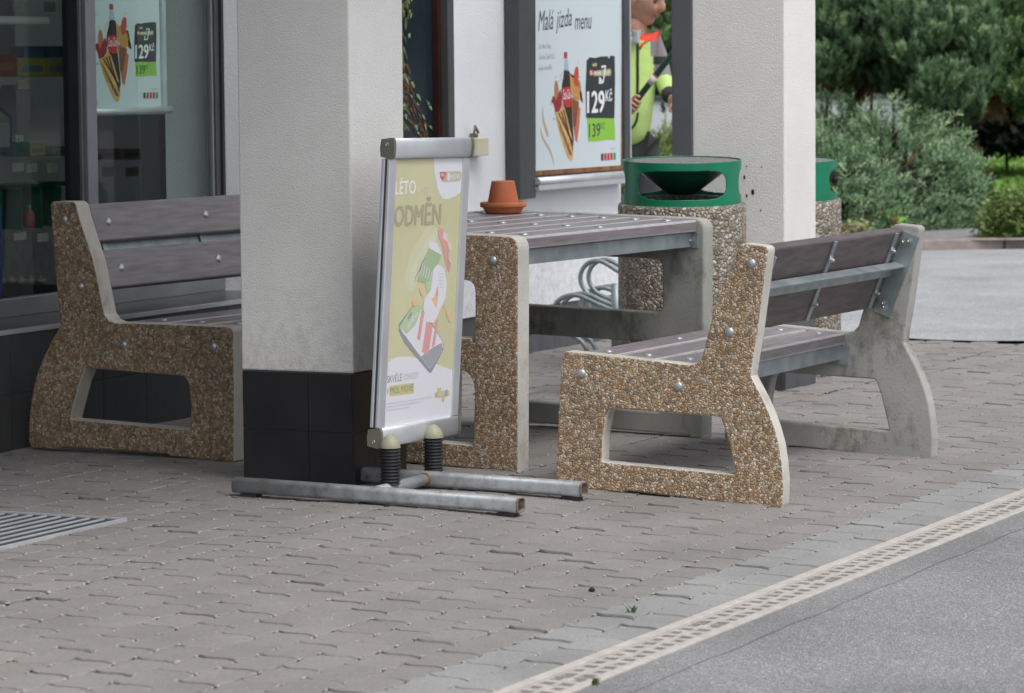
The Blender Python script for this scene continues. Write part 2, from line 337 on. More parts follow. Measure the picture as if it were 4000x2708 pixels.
def build_pavers():
    PX, PY = .187, .1095; vs = []; fs = []; tones = []
    def fx(x):                      # wave of the long sides, same for every course
        t = (x/(PX/2)) % 1.0
        return .0085*((t/.72*2-1) if t < .72 else (1-(t-.72)/.28*2))
    def sy(t): return .009*math.sin(2*math.pi*t)+.011*(t-.5)      # the cross joints are wavy and a little askew
    y = 3.352; row = 0
    while y < 6.80:
        off = (row % 2)*PX/2 + .04
        k0 = int((6.2-off)/PX); k1 = int((15.9-off)/PX)
        gap = .015 if 4.80 < y+PY < 4.93 else .0032
        for k in range(k0, k1):
            x = off+k*PX; w = PX; h = PY
            if 9.80 < x+w/2 < 10.1 and 5.25 < y+h/2 < 5.55: continue
            ju, jv, jz = random.gauss(0, .0011), random.gauss(0, .0011), random.gauss(0, .0012); tx, ty = random.gauss(0, .008), random.gauss(0, .012)
            pts = []
            nx, ny = 8, 4
            g0 = random.uniform(.0012, .003); gt = gap if gap > .005 else .0008
            for i in range(nx): t = i/nx; pts.append((x-.0055+g0+t*(w-2*g0), y+fx(x+t*w)+.0008))
            for i in range(ny): t = i/ny; pts.append((x+w-g0+sy(t), y+fx(x+w)+g0+t*(h-g0-gt)))
            for i in range(nx): t = 1-i/nx; pts.append((x+.0055+g0+t*(w-2*g0), y+h+fx(x+t*w)-gt))
            for i in range(ny): t = 1-i/ny; pts.append((x+g0+sy(t), y+fx(x)+g0+t*(h-g0-gt)))
            cx, cy = x+w/2, y+h/2; n0 = len(vs); L = len(pts)
            def Z(a, b, z): return gz(b)+z+jz+(a-cx)*tx+(b-cy)*ty
            for a, b in pts: vs.append((a+ju, b+jv, Z(a, b, -.012)))
            for a, b in pts: vs.append((a+ju, b+jv, Z(a, b, -.0048)))
            for s_, z in ((.0018, -.0018), (.0058, 0)):
                for a, b in pts:
                    dx, dy = cx-a, cy-b
                    a2 = a + (s_ if dx > 0 else -s_)*1.15*max(0, min(1, (abs(dx)/w-.40)*14)); b2 = b + (s_ if dy > 0 else -s_)*.32*max(0, min(1, (abs(dy)/h-.3)*12))
                    vs.append((a2+ju, b2+jv, Z(a2, b2, z)))
            for q in range(3):
                for i in range(L): fs.append((n0+q*L+i, n0+q*L+(i+1) % L, n0+(q+1)*L+(i+1) % L, n0+(q+1)*L+i))
            fs.append(tuple(n0+3*L+i for i in range(L)))
            grey = y < 3.57 and y > 3.3
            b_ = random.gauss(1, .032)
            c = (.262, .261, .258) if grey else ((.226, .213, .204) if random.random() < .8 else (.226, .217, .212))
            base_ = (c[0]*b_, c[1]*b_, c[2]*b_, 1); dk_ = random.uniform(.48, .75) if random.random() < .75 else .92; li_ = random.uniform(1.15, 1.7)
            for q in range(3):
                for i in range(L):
                    if i >= 2*nx+ny or nx <= i < nx+ny: tones.append(tuple(v_*dk_ for v_ in base_[:3])+(1,))      # cross joint sides darkened: dirt, with their shade painted in
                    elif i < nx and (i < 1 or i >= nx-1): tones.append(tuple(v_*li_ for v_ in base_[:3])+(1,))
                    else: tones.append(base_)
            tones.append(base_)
        y += PY; row += 1
    me = bpy.data.meshes.new('paving'); me.from_pydata(vs, [], fs); me.update()
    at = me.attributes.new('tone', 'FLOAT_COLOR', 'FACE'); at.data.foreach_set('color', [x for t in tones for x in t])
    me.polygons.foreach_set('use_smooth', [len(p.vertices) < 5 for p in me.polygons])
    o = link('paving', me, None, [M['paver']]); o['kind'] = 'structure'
build_pavers()

# moss and grit in the joints near the drain
def tufts(name, spots, mat, label, n=14, h=.02, w=.004, kind='stuff', cat=None):
    vs = []; fs = []
    for (x, y, z, s_) in spots:
        for i in range(n):
            a = random.uniform(0, 6.28); r_ = random.uniform(0, .5)*h*s_; bx, by = x+r_*math.cos(a), y+r_*math.sin(a)
            l = h*s_*random.uniform(.5, 1.2); la = random.uniform(0, 6.28); le = l*random.uniform(.2, .9)
            p = Vector((bx, by, z)); q = p+Vector((math.cos(la)*le, math.sin(la)*le, l)); sd = Vector((-math.sin(la), math.cos(la), 0))*w*s_
            k = len(vs); vs += [p-sd, p+sd, (p+q)/2+sd*1.1+Vector((0, 0, l*.15)), q, (p+q)/2-sd*1.1+Vector((0, 0, l*.15))]; fs.append((k, k+1, k+2, k+3, k+4))
    o = mesh(name, vs, fs, mat); 
    if kind: o['kind'] = kind
    o['label'] = label
    if cat: o['category'] = cat
    return o
M['moss'] = noisy('joint_moss', (.06, .065, .025), (.14, .13, .06), 30, .95)
M['weed'] = noisy('green_leaf', (.03, .09, .02), (.07, .16, .04), 30, .7)
sp = []
for i in range(260):
    k = random.randrange(30, 84); x = .04+k*.0935+random.gauss(0, .004); y = 3.352+.1095*random.choice([1, 2, 3, 4, 5, 7, 9, 11, 13, 14])+random.gauss(0, .004)
    sp.append((x, y, gz(y)-.008, random.uniform(.3, .8)))
for i in range(120):
    x = random.uniform(12.2, 15.6); sp.append((x, 4.885+random.gauss(0, .004), -.008, random.uniform(.4, .8)))
tufts('joint_moss', sp, M['moss'], 'dry moss and grit in the gaps between the paving stones', 16, .012, .003, cat='moss')
p = onZ(2471, 2392, gz(3.6))
tufts('weed', [(p.x, p.y, p.z-.004, 1)], M['weed'], 'small bright green weed growing between the grey paving stones beside the drain', 12, .02, .0035, None, 'weed')
p = onZ(2338, 2675, ZD)
tufts('weed', [(p.x, DR0-.005, ZD, .8)], M['moss'], 'tiny dry weed at the lower edge of the drain', 14, .02, .004, None, 'weed')
p = onZ(2312, 2308, gz(3.8))
MB().lathe([(0, -.004), (.007, -.002), (.009, .003), (.005, .008), (0, .009)], p, 9).build('pebble', plain('black_stone', (.01, .01, .01), .8), None)
setp(bpy.context.scene.objects['pebble'], 'small black crumb lying on the paving in front of the drain', 'pebble')

# grit: pale crumbs washed into the joints
vs = []; fs = []
for i in range(8500):
    if random.random() < .7:
        x = .04+random.randrange(66, 168)*.0935+random.gauss(0, .012); y = 3.352+.1095*random.randrange(0, 31)+random.gauss(0, .006)
    else: x, y = random.uniform(6.3, 15.8), random.uniform(3.36, 6.75)
    if 9.75 < x < 10.17 and 5.18 < y < 5.63: continue
    z = gz(y); r_ = random.choice((.0011, .0014, .0018, .0026)); k = len(vs)
    vs += [(x-r_, y, z), (x, y-r_*1.3, z), (x+r_*1.2, y, z), (x, y+r_, z), (x, y, z+r_*.9), (x, y, z-r_*.5)]
    fs += [(k+a, k+b_, k+4) for a, b_ in ((0, 1), (1, 2), (2, 3), (3, 0))]
o = mesh('grit', vs, fs, noisy('pale_grit', (.25, .2, .16), (.62, .58, .52), 3, .9)); o['kind'] = 'stuff'; o['label'] = 'pale grit scattered over the paving'

# pale jointing sand standing in the notches where the stones meet
vs = []; fs = []; rs2 = random.Random(21)
for row in range(1, 32):
    for k in range(66, 168):
        if rs2.random() < .22: continue
        x = .04+k*.0935+rs2.gauss(0, .003); y = 3.352+.1095*row+rs2.gauss(0, .002)
        if 9.75 < x < 10.17 and 5.18 < y < 5.63: continue
        if y > 6.78: continue
        L_, W_ = rs2.uniform(.006, .0125), rs2.uniform(.0042, .0085); n0 = len(vs); z = gz(y)
        vs.append((x, y, z+.0022))
        for q in range(9):
            a = q/9*2*math.pi; rr_ = rs2.uniform(.75, 1.2); vs.append((x+L_*rr_*math.cos(a)+W_*.5*math.sin(a), y+W_*rr_*math.sin(a)+L_*.12*math.cos(a), z-.0001))
        for q in range(9): fs.append((n0, n0+1+q, n0+1+(q+1) % 9))
o = mesh('jointing_sand', vs, fs, noisy('pale_jointing_sand', (.25, .228, .205), (.40, .37, .34), 9, .95, bscale=300, bdist=.0006)); o['kind'] = 'stuff'; o['label'] = 'pale sand in the corners between the paving stones'

# drain channel: polymer concrete edges and slotted gratings
M['drain'] = noisy('beige_polymer_concrete', (.34, .315, .29), (.47, .44, .41), 26, .8, bscale=300, bdist=.0008)
b = MB()
b.b2((5, DR0, ZD-.06), (15.92, DR0+.024, ZD+.003), .002); b.b2((5, DR1-.032, ZD-.06), (15.92, DR1, ZD+.004), .002)
b.b2((5, DR0+.024, ZD-.10), (15.92, DR1-.032, ZD-.075), 0)
ch = b.build('drain_channel', noisy('beige_channel', (.38, .35, .32), (.50, .47, .435), 26, .8, bscale=300, bdist=.0008)); setp(ch, kind='structure')
def grate():
    b = MB(); L = .812; y0, y1 = DR0+.026, DR1-.0345; ym = (y0+y1)/2
    z0, z1 = -.016, .0015
    b.b2((0.002, y0, z0), (L-.002, y0+.008, z1)); b.b2((.002, y1-.008, z0), (L-.002, y1, z1)); b.b2((.002, ym-.006, z0), (L-.002, ym+.006, z1-.0004))
    n = 14; pit = (L-.004)/n
    for i in range(n+1):
        x = .002+i*pit; wd = .025 if 0 < i < n else .004
        xa, xb = max(.002, x-wd/2), min(L-.002, x+wd/2)
        b.b2((xa, y0+.008, z0+.001), (xb, ym-.006, z1-.0002)); b.b2((xa, ym+.006, z0+.001), (xb, y1-.008, z1-.0002))
        if i % 2 and i < n:                     # every second slot is shorter
            b.b2((xb, ym-.014, z0+.001), (xb+pit-.025, ym-.006, z1-.0003)); b.b2((xb, ym+.006, z0+.001), (xb+pit-.025, ym+.014, z1-.0003))
    return b.build('drain_grate', M['drain'])
g0 = grate()
xs = [7.997-.812*2+.812*i for i in range(12)]
for i, x in enumerate(xs):
    o = g0 if i == 0 else g0.copy()
    if i: COL.objects.link(o)
    o.location = (x, 0, ZD)
    setp(o, 'beige slotted drain grating, one of the run between paving and asphalt', 'drain grate', 'slotted gratings of the long drain')

# entrance grating let into the paving at the left
mt = thing('entrance_mat', 'dark entrance grating with pale metal strips at the left edge', 'mat', (8.785, 5.44, 0))
ML = Matrix.Translation(mt.location)
b = MB(); b.b2((-2.2, .004, -.002), (-.004, 1.0, .0035)); b.build('base', noisy('dark_bristle', (.03, .032, .038), (.055, .058, .066), 80, .85, bscale=200, bdist=.002), mt)
for k in range(18):
    yy = .05+k*.05
    MB().b2((-2.2, yy, .0036), (-.03, yy+.010, .0085), .001).build('strip', M['alu'], mt)
b = MB(); b.b2((-2.2, -.006, -.004), (.006, .0035, .010), .001); b.b2((-.0035, .0036, -.004), (.006, 1.0, .0088), .001); b.build('edge_frame', M['alu'], mt)

# ================================================================ the shop
WY = 6.795; GY = 7.144; SILL = .42; XR = 12.34; XE = 15.54; RZ = 4.6
shop = thing('shop_building', 'white rendered shop with black tiled base, dark window frames and unseen overhanging roof', 'building', (12.3, WY, 0))
SL = Matrix.Translation(shop.location)
def sp_(bld, name, mats): # part in world coords -> shop local
    bmesh.ops.translate(bld.b, vec=-Vector(shop.location), verts=bld.b.verts[:]); return bld.build(name, mats, shop)
zp = onY(2200, 1182, WY).z
# right-hand wall with the picture window opening
PW0, PW1, PZ0, PZ1 = 12.95, 13.72, .62, 2.85
b = MB()
b.b2((XR, WY, zp), (PW0, WY+.3, RZ)); b.b2((PW1, WY, zp), (XE, WY+.3, RZ)); b.b2((PW0, WY, zp), (PW1, WY+.3, PZ0)); b.b2((PW0, WY, PZ1), (PW1, WY+.3, RZ))
b.b2((XR, WY+.3, zp), (XR+.3, WY+.62, RZ)); b.b2((XE-.3, WY+.3, zp), (XE, 12, RZ))
b.b2((4.0, WY, 2.85), (XR, WY+.3, RZ))
sp_(b, 'wall', M['stucco_white'])
b = MB(); b.b2((XR, WY+.012, 0), (XE-.012, WY+.29, zp-.001)); b.b2((XE-.29, WY+.29, 0), (XE-.012, 12, zp-.001))
sp_(b, 'plinth', M['tile_grey'])
# plinth under the shop window, with joints
b = MB(); b.b2((4, WY+.006, -.01), (XR, GY-.02, SILL-.014), mi=1)
for i in range(0, 30):
    x0 = XR-.3*(i+1)+.004; 
    if x0 < 4: break
    b.b2((x0, WY, .002), (x0+.297, WY+.012, .198)); b.b2((x0, WY, .201), (x0+.297, WY+.012, SILL-.016))
sp_(b, 'window_plinth', [M['plinth'], plain('pale_grout', (.16, .17, .17), .9)])
b = MB()
for i in range(0, 30):
    x0 = XR-.3*(i+1)+.003
    if x0 < 4: break
    b.b2((x0, WY+.004, SILL-.012), (x0+.297, GY+.03, SILL))
sp_(b, 'sill', noisy('dark_sill_tile', (.06, .063, .068), (.1, .103, .11), 4, .22, stretch=(9, 1, 1), r2=.4))
b = MB(); b.b2((4, WY-.004, SILL-.014), (XR, WY+.004, SILL+.003), .001); sp_(b, 'sill_edge', M['alu'])
# big window: frame
M['mull'] = noisy('grey_window_frame', (.2, .2, .225), (.27, .27, .3), 4, .4, .3)
def frame_bar(a, c, mat, name='window_frame'): b = MB(); b.b2(a, c, .003); return sp_(b, name, mat)
frame_bar((4, GY, SILL), (XR, GY+.05, SILL+.068), M['alu_dark'])
frame_bar((XR-.018, GY-.01, SILL+.07), (XR-.001, GY+.05, 2.85), M['frame_blk'])
frame_bar((XR-.05, GY+.003, SILL+.07), (XR-.019, GY+.05, 2.85), M['frame'])
frame_bar((XR-.062, GY+.012, SILL+.07), (XR-.051, GY+.05, 2.85), M['alu_dark'])
mx0 = onY(316, 677, GY).x; mx1 = onY(356, 677, GY).x
frame_bar((mx0+.006, GY-.03, SILL+.07), (mx1+.003, GY+.05, 2.85), M['mull'], 'mullion')
frame_bar((mx0-.018, GY-.012, SILL+.07), (mx0+.005, GY+.05, 2.85), M['alu_dark'], 'mullion')
frame_bar((mx0-.035, GY-.02, SILL+.07), (mx0-.019, GY+.05, 2.85), M['frame_blk'], 'mullion')
def glass():
    m = bpy.data.materials.new('window_glass'); m.use_nodes = True; n = m.node_tree; n.nodes.clear()
    out = N(n, 'ShaderNodeOutputMaterial'); tr = N(n, 'ShaderNodeBsdfTransparent'); tr.inputs[0].default_value = (.88, .93, .91, 1)
    gl = N(n, 'ShaderNodeBsdfGlossy'); gl.inputs['Roughness'].default_value = .015; gl.inputs[0].default_value = (.9, .93, .95, 1)
    fr = N(n, 'ShaderNodeFresnel'); fr.inputs[0].default_value = 1.42; mx = N(n, 'ShaderNodeMixShader')
    ge = N(n, 'ShaderNodeNewGeometry'); iv = N(n, 'ShaderNodeMath', operation='SUBTRACT'); iv.inputs[0].default_value = 1; n.links.new(ge.outputs['Backfacing'], iv.inputs[1])
    ml = N(n, 'ShaderNodeMath', operation='MULTIPLY'); n.links.new(fr.outputs[0], ml.inputs[0]); n.links.new(iv.outputs[0], ml.inputs[1]); n.links.new(ml.outputs[0], mx.inputs[0])   # the far face of the pane adds nothing more
    n.links.new(tr.outputs[0], mx.inputs[1]); n.links.new(gl.outputs[0], mx.inputs[2]); n.links.new(mx.outputs[0], out.inputs[0]); return m
M['glass'] = glass()
for (x0, x1) in ((4, mx0-.035), (mx1+.003, XR-.062)):
    b = MB(); b.b2((x0, GY+.024, SILL+.068), (x1, GY+.030, 2.85)); sp_(b, 'window_pane', M['glass'])
# roof overhang, out of view; its extent shaped to shade the left side
b = MB(); b.b2((7.4, 3.9, 3.35), (11.1, 7.9, 3.7)); 
sp_(b, 'unseen_roof', noisy('unseen_grey_soffit', (.4, .4, .4), (.5, .5, .5), 2, .8))
# interior shell; slot in the unseen ceiling added to let sky light in
M['inside'] = noisy('dim_shop_wall', (.09, .092, .098), (.14, .14, .15), 2, .8)
b = MB(); b.b2((4, 10.2, 0), (XE-.3, 10.3, 2.95)); b.b2((3.9, GY+.05, 0), (4.0, 10.3, 2.95)); b.b2((4, GY+.05, -.01), (XE-.3, 10.3, .02)); b.b2((4, WY+.3, 2.95), (XE-.3, 9.72, 3.1)); b.b2((4, 10.0, 2.95), (XE-.3, 10.3, 3.1))
sp_(b, 'shop_interior', M['inside'])
# picture window at the right of the column: dark splash picture behind glass
b = MB(); b.b2((PW1-.062, WY-.012, PZ0), (PW1, WY+.06, PZ1), .003); b.b2((PW0, WY-.012, PZ0), (PW0+.04, WY+.06, PZ1), .003); sp_(b, 'window_frame', M['frame'])
b = MB(); b.b2((PW1-.095, WY+.02, PZ0), (PW1-.063, WY+.05, PZ1)); sp_(b, 'red_edge', noisy('dark_red_film', (.016, .006, .006), (.06, .014, .01), 5, .4))
PPY = WY+.045
pic = MB(); pic.b2((PW0+.04, PPY, PZ0), (PW1-.1, PPY+.02, PZ1)); pic = sp_(pic, 'picture_film', noisy('dark_drink_picture', (.006, .012, .018), (.02, .035, .045), 2.2, .14))
def splash(px, py, L, w, ang, mat, lay):
    ca, sa = math.cos(ang), math.sin(ang); pts = []
    for i in range(14):
        t = i/14*2*math.pi; u = math.cos(t)*L; v_ = math.sin(t)*w*(1-.45*math.cos(t))
        pts.append((px+u*sa+v_*ca, py+u*ca-v_*sa))
    q = [onY(x, y, PPY-.0012*lay) for x, y in pts]
    return q
rs = random.Random(4); gold = [noisy('golden_splash', (.03, .035, .012), (.2, .22, .07), 50, .3), noisy('amber_splash', (.05, .022, .01), (.16, .075, .03), 50, .3), noisy('pale_green_drop', (.12, .18, .08), (.34, .42, .22), 60, .3)]
for gi, gm in enumerate(gold):
    vs = []; fs = []
    for i in range((70, 46, 30)[gi]):
        if gi == 0: px_, py_ = rs.uniform(1553, 1592), rs.uniform(-10, 520)
        elif gi == 1: t = rs.random(); px_, py_ = 1556+t*110+rs.gauss(0, 13), 310+t*210+rs.gauss(0, 26)
        else:
            t = rs.random(); px_, py_ = rs.choice([(1600, 5), (1600, 60), (1598, 140), (1593, 100), (1570, 290), (1590, 320), (1615, 330), (1640, 375), (1612, 380), (1672, 400), (1685, 425), (1630, 405), (1650, 460), (1657, 500), (1575, 420), (1585, 460), (1628, 520), (1625, 500), (1708, 180), (1560, 260), (1580, 305), (1680, 440), (1690, 500), (1625, 385)]); px_ += rs.gauss(0, 3); py_ += rs.gauss(0, 5)
        q = splash(px_, py_, rs.uniform(8, 30) if gi < 2 else rs.uniform(6, 16), rs.uniform(1.5, 5), rs.gauss(.1 if py_ < 280 else .55, .25), gm, 1+gi)
        k = len(vs); vs += q; fs.append(tuple(range(k, k+len(q))))
    me_ = mesh('picture_splash', [Vector(v)-shop.location for v in vs], fs, gm, shop)

# ---------------------------------------------------------------- things inside the window (seen through the glass)
shelf = thing('shop_shelf', 'dark shop shelving with pale edge strips behind the left window', 'shelf', (10.6, 8.35, 0))
SX0, SX1, SY = 9.4, 11.9, 8.1
b = MB(); b.b2((SX0-10.6, .1, .1), (SX1-10.6, .14, 2.3)); b.build('back_panel', noisy('shelf_back', (.07, .072, .078), (.1, .1, .11), 3, .7), shelf)
rows_py = [(100, 'top'), (300, ''), (612, ''), (893, ''), (1110, '')]
SHZ = []
for py_, _n in rows_py:
    z = onY(150, py_, SY).z; SHZ.append(z)
    MB().b2((SX0-10.6, SY-8.35, z-.03), (SX1-10.6, .1, z-.012), .002).build('shelf_board', noisy('grey_shelf', (.12, .125, .13), (.16, .165, .17), 5, .5), shelf)
    MB().b2((SX0-10.6, SY-8.35-.008, z-.034), (SX1-10.6, SY-8.35-.001, z-.011), .001).build('edge_strip', noisy('shelf_edge', (.2, .2, .2), (.3, .3, .3), 5, .4), shelf)
b = MB(); b.b2((9.0-10.6, -.35, SHZ[0]-.0), (onY(118, 100, SY).x-10.6, -.30, SHZ[0]+.035), .01); b.build('light_rail', plain('white_rail', (.75, .75, .75), .4), shelf)
tagm = noisy('price_card', (.3, .28, .25), (.4, .38, .34), 60, .7)
for (x0, y0, x1, y1) in ((52, 5, 97, 42), (172, 8, 217, 46), (72, 312, 117, 348), (0, 308, 8, 344), (50, 636, 92, 672), (104, 638, 146, 674), (184, 636, 226, 676), (55, 907, 102, 940), (146, 910, 190, 946), (400, 650, 445, 690), (492, 652, 540, 690), (580, 640, 622, 672)):
    a = onY(x0, y1, SY-.02); c = onY(x1, y0, SY-.02)
    MB().b2((a.x-10.6, SY-.02-8.35, a.z), (c.x-10.6, SY-.018-8.35, c.z)).build('price_card', tagm, shelf)
def prod(name, rect, col, label, cat, depth=.14, kind='box', band=None, Y=SY+.01):
    x0, y0, x1, y1 = rect; a = onY(x0, y1, Y); c = onY(x1, y0, Y)
    t = thing(name, label, cat, ((a.x+c.x)/2, Y+depth/2, a.z)); w = c.x-a.x; h = c.z-a.z
    m = noisy(name+'_card', tuple(u*.75 for u in col), col, 9, .5)
    if kind == 'box':
        MB().b2((-w/2, -depth/2, 0), (w/2, depth/2, h), .004).build('carton', m, t)
        if band:
            MB().b2((-w*.36, -depth/2-.002, h*.25), (w*.36, -depth/2-.0005, h*.6)).build('printed_panel', noisy('print', tuple(u*.7 for u in band), band, 30, .5), t)
    else:
        MB().lathe([(0, 0), (w*.45, .004), (w*.5, h*.1), (w*.5, h*.6), (w*.28, h*.74), (w*.2, h*.8), (0, h*.8)], n=20).build('bottle_body', m, t)
        MB().lathe([(w*.22, h*.8), (w*.22, h*.96), (w*.1, h), (0, h)], n=16).build('cap', noisy('cap', tuple(u*.8 for u in band), band, 9, .4), t)
    return t
prod('product_box', (72, 228, 180, 300), (.40, .33, .06), 'yellow box on the upper left shelf, the one nearer the dark corner', 'box', band=(.12, .2, .3))
prod('product_box', (182, 228, 258, 300), (.36, .32, .12), 'faded yellow box on the upper shelf right beside the window mullion', 'box', band=(.2, .25, .3))
prod('product_box', (100, 180, 172, 227), (.06, .16, .28), 'blue carton standing behind the yellow box nearer the left', 'box', Y=SY+.06, depth=.08)
prod('product_box', (200, 180, 256, 227), (.07, .14, .2), 'blue grey carton behind the yellow box beside the mullion', 'box', Y=SY+.06, depth=.08)
prod('product_box', (-40, 212, 66, 300), (.20, .03, .015), 'dark red carton at the left end of the upper shelf', 'box', band=(.32, .08, .03))
prod('product_box', (118, 556, 178, 612), (.26, .27, .03), 'lime yellow pack on the middle shelf', 'box', band=(.12, .12, .05))
prod('product_box', (208, 570, 270, 612), (.12, .17, .03), 'green pack with a blue label on the middle shelf beside the mullion', 'box', band=(.05, .12, .16))
prod('product_box', (60, 552, 112, 612), (.02, .12, .11), 'teal carton on the middle shelf left of the lime pack', 'box', band=(.03, .09, .08))
prod('product_box', (392, 580, 462, 625), (.30, .19, .07), 'orange brown pack on the shelf below the window poster, leftmost', 'box', band=(.3, .1, .04), Y=SY)
prod('product_box', (478, 580, 550, 625), (.27, .21, .09), 'tan pack in the middle of the shelf below the window poster', 'box', band=(.08, .08, .07), Y=SY)
prod('product_box', (568, 580, 622, 625), (.26, .17, .07), 'tan and red pack at the right end of the shelf below the poster', 'box', band=(.25, .06, .03), Y=SY)
prod('product_bottle', (156, 798, 186, 893), (.3, .06, .07), 'pink bottle with a green cap on the lower shelf', 'bottle', kind='b', band=(.02, .35, .06))
for i, x in enumerate((84, 95, 106)):
    prod('product_bottle', (x-6, 528, x+6, 612), (.5, .48, .42), ('cream nozzle bottle on the middle shelf, left one of three', 'cream nozzle bottle on the middle shelf, middle one of three', 'cream nozzle bottle on the middle shelf, right one of three')[i], 'bottle', kind='b', band=(.6, .58, .5), depth=.05, Y=SY-.0)
for i, x in enumerate((20, 62, 100, 138, 178)):
    prod('paper_cup', (x-12, 1078, x+12, 1112), (.2, .19, .17), 'pale paper cup low behind the left window, ' + ('leftmost of five', 'second of five from the left', 'middle one of five', 'second of five from the right', 'rightmost of five')[i], 'cup', kind='b', band=(.22, .21, .18), depth=.05).__setitem__('group', 'pale cups low behind the left window')
crate = thing('plastic_crate', 'dark green crate on the lower shelf behind the left window', 'crate', (10.8, 8.12, SHZ[3]))
a = onY(-60, 893, SY); c = onY(290, 690, SY)
MB().b2((a.x-10.8, -.0, .17), (c.x-10.8, .14, c.z-a.z), .004).build('crate_rim', noisy('dark_green_crate', (.006, .035, .025), (.012, .06, .045), 5, .4), crate)
for q in range(5):
    MB().b2((a.x-10.8+q*.15, .0, 0), (a.x-10.8+q*.15+.012, .13, .168)).build('crate_post', M['green_dk'], crate)
pp = thing('partition_panel', 'pale grey green partition panel just inside the window, right of the poster', 'partition', (12.1, 7.55, 0))
a = onY(640, 900, 7.5); c = onY(835, 100, 7.5)
MB().b2((a.x-12.1, -.04, 0), (c.x-12.1+.1, .04, 2.8), .003).build('panel', noisy('pale_partition', (.5, .56, .52), (.58, .64, .60), 2, .7), pp)
a = onY(628, 900, 7.46); c = onY(640, 100, 7.46)
MB().b2((a.x-12.1, -.09, 0), (c.x-12.1, .0, 2.8), .002).build('edge_profile', M['frame'], pp)
gp = thing('reflection_panel', 'grey panel standing in for a reflection, behind the glass, left of the window mullion', 'panel', (10.9, 7.98, 0))  # added panel that imitates a reflection in the pane
a = onY(128, 0, 7.98); c = onY(262, 0, 7.98)
MB().b2((a.x-10.9, .26, SHZ[1]+.01), (c.x-10.9, .28, 2.5), .002).build('panel', noisy('grey_reflection_panel', (.16, .165, .17), (.2, .205, .21), 3, .6), gp)
MB().b2((a.x-10.9, .26, SHZ[2]+.10), (c.x-10.9, .28, SHZ[1]-.035), .002).build('panel', noisy('grey_reflection_panel', (.16, .165, .17), (.2, .205, .21), 3, .6), gp)
lf = thing('leaflet_board', 'blue edged leaflet board at the far left inside the window', 'leaflet board', (10.5, 7.8, 0))
q = [(-60, 410), (-5, 410), (47, 455), (47, 600), (-60, 600)]
def flat(name, pts, Y, mat, parent, off=0):
    v = [onY(x, y, Y-off)-parent.location for x, y in pts]; return mesh(name, v, [tuple(range(len(v)))], mat, parent)
b = MB(); a = onY(-60, 600, 7.8); c = onY(47, 410, 7.8)
bb = flat('board', q, 7.8, plain('navy', (.012, .03, .09), .5), lf)
flat('leaflet', [(-60, 425), (-8, 425), (38, 466), (38, 575), (-60, 575)], 7.8, noisy('leaflet', (.2, .15, .1), (.3, .27, .24), 6, .5), lf, .002)
flat('leaflet', [(-60, 480), (38, 480), (38, 575), (-60, 575)], 7.8, plain('leaflet_white', (.3, .31, .33), .5), lf, .004)
bl = thing('blue_sticker', 'blue strip standing at the left edge inside the window', 'sticker', (10.4, 7.4, 0))
flat('strip', [(-30, 800), (3, 800), (11, 1160), (-30, 1165)], 7.4, plain('violet_blue', (.03, .04, .2), .4), bl)

# ---------------------------------------------------------------- poster drawing helpers (flat prints at their real place)
class Plane:
    def __init__(s, parent, p, n): s.parent = parent; s.p = Vector(p); s.n = Vector(n).normalized(); s.inv = parent.matrix_basis.inverted()
    def at(s, x, y, lay): return s.inv @ onP(x, y, s.p + s.n*(.00016*lay), s.n)
    def poly(s, name, pts, mat, lay, smooth=0):
        if smooth: pts = catmull(pts, smooth)
        vs = [s.at(x, y, lay) for x, y in pts]
        bm = bmesh.new(); f = bm.faces.new([bm.verts.new(v) for v in vs]); bmesh.ops.triangulate(bm, faces=[f])
        me = bpy.data.meshes.new(name); bm.to_mesh(me); bm.free(); return link(name, me, s.parent, [mat])
    def many(s, name, polys, mat, lay):
        bm = bmesh.new()
        for pts in polys:
            f = bm.faces.new([bm.verts.new(s.at(x, y, lay)) for x, y in pts]); bmesh.ops.triangulate(bm, faces=[f])
        me = bpy.data.meshes.new(name); bm.to_mesh(me); bm.free(); return link(name, me, s.parent, [mat])
    def text(s, body, BL, BR, TL, mat, lay, bold=0, name='lettering', box=None, shear=0):
        """BL, BR, TL are the pixel corners of the text's own bounding box"""
        cu = bpy.data.curves.new('t', 'FONT'); cu.body = body; cu.shear = shear; cu.resolution_u = 3
        o = bpy.data.objects.new('t', cu); COL.objects.link(o); dg = bpy.context.evaluated_depsgraph_get()
        me = bpy.data.meshes.new_from_object(o.evaluated_get(dg)); bpy.data.objects.remove(o); bpy.data.curves.remove(cu)
        xs = [v.co.x for v in me.vertices]; ys = [v.co.y for v in me.vertices]
        if not xs: return None
        x0, x1, y0, y1 = min(xs), max(xs), min(ys), max(ys)
        if bold:                # heavier strokes: the glyphs thickened by slightly shifted copies
            bm = bmesh.new(); w_ = bold*(y1-y0)*1.2
            for k, (ox, oy) in enumerate(((0, 0), (w_, 0), (-w_, 0), (w_*.5, w_*.6), (-w_*.5, -w_*.6))):
                m_ = me.copy(); m_.transform(Matrix.Translation((ox, oy, k*.2))); bm.from_mesh(m_); bpy.data.meshes.remove(m_)
            bm.to_mesh(me); bm.free()
        for v in me.vertices:
            a = (v.co.x-x0)/(x1-x0); c = (v.co.y-y0)/(y1-y0)
            v.co = s.at(BL[0]+a*(BR[0]-BL[0])+c*(TL[0]-BL[0]), BL[1]+a*(BR[1]-BL[1])+c*(TL[1]-BL[1]), lay+v.co.z)
        me.materials.clear(); me.name = name; return link(name, me, s.parent, [mat])
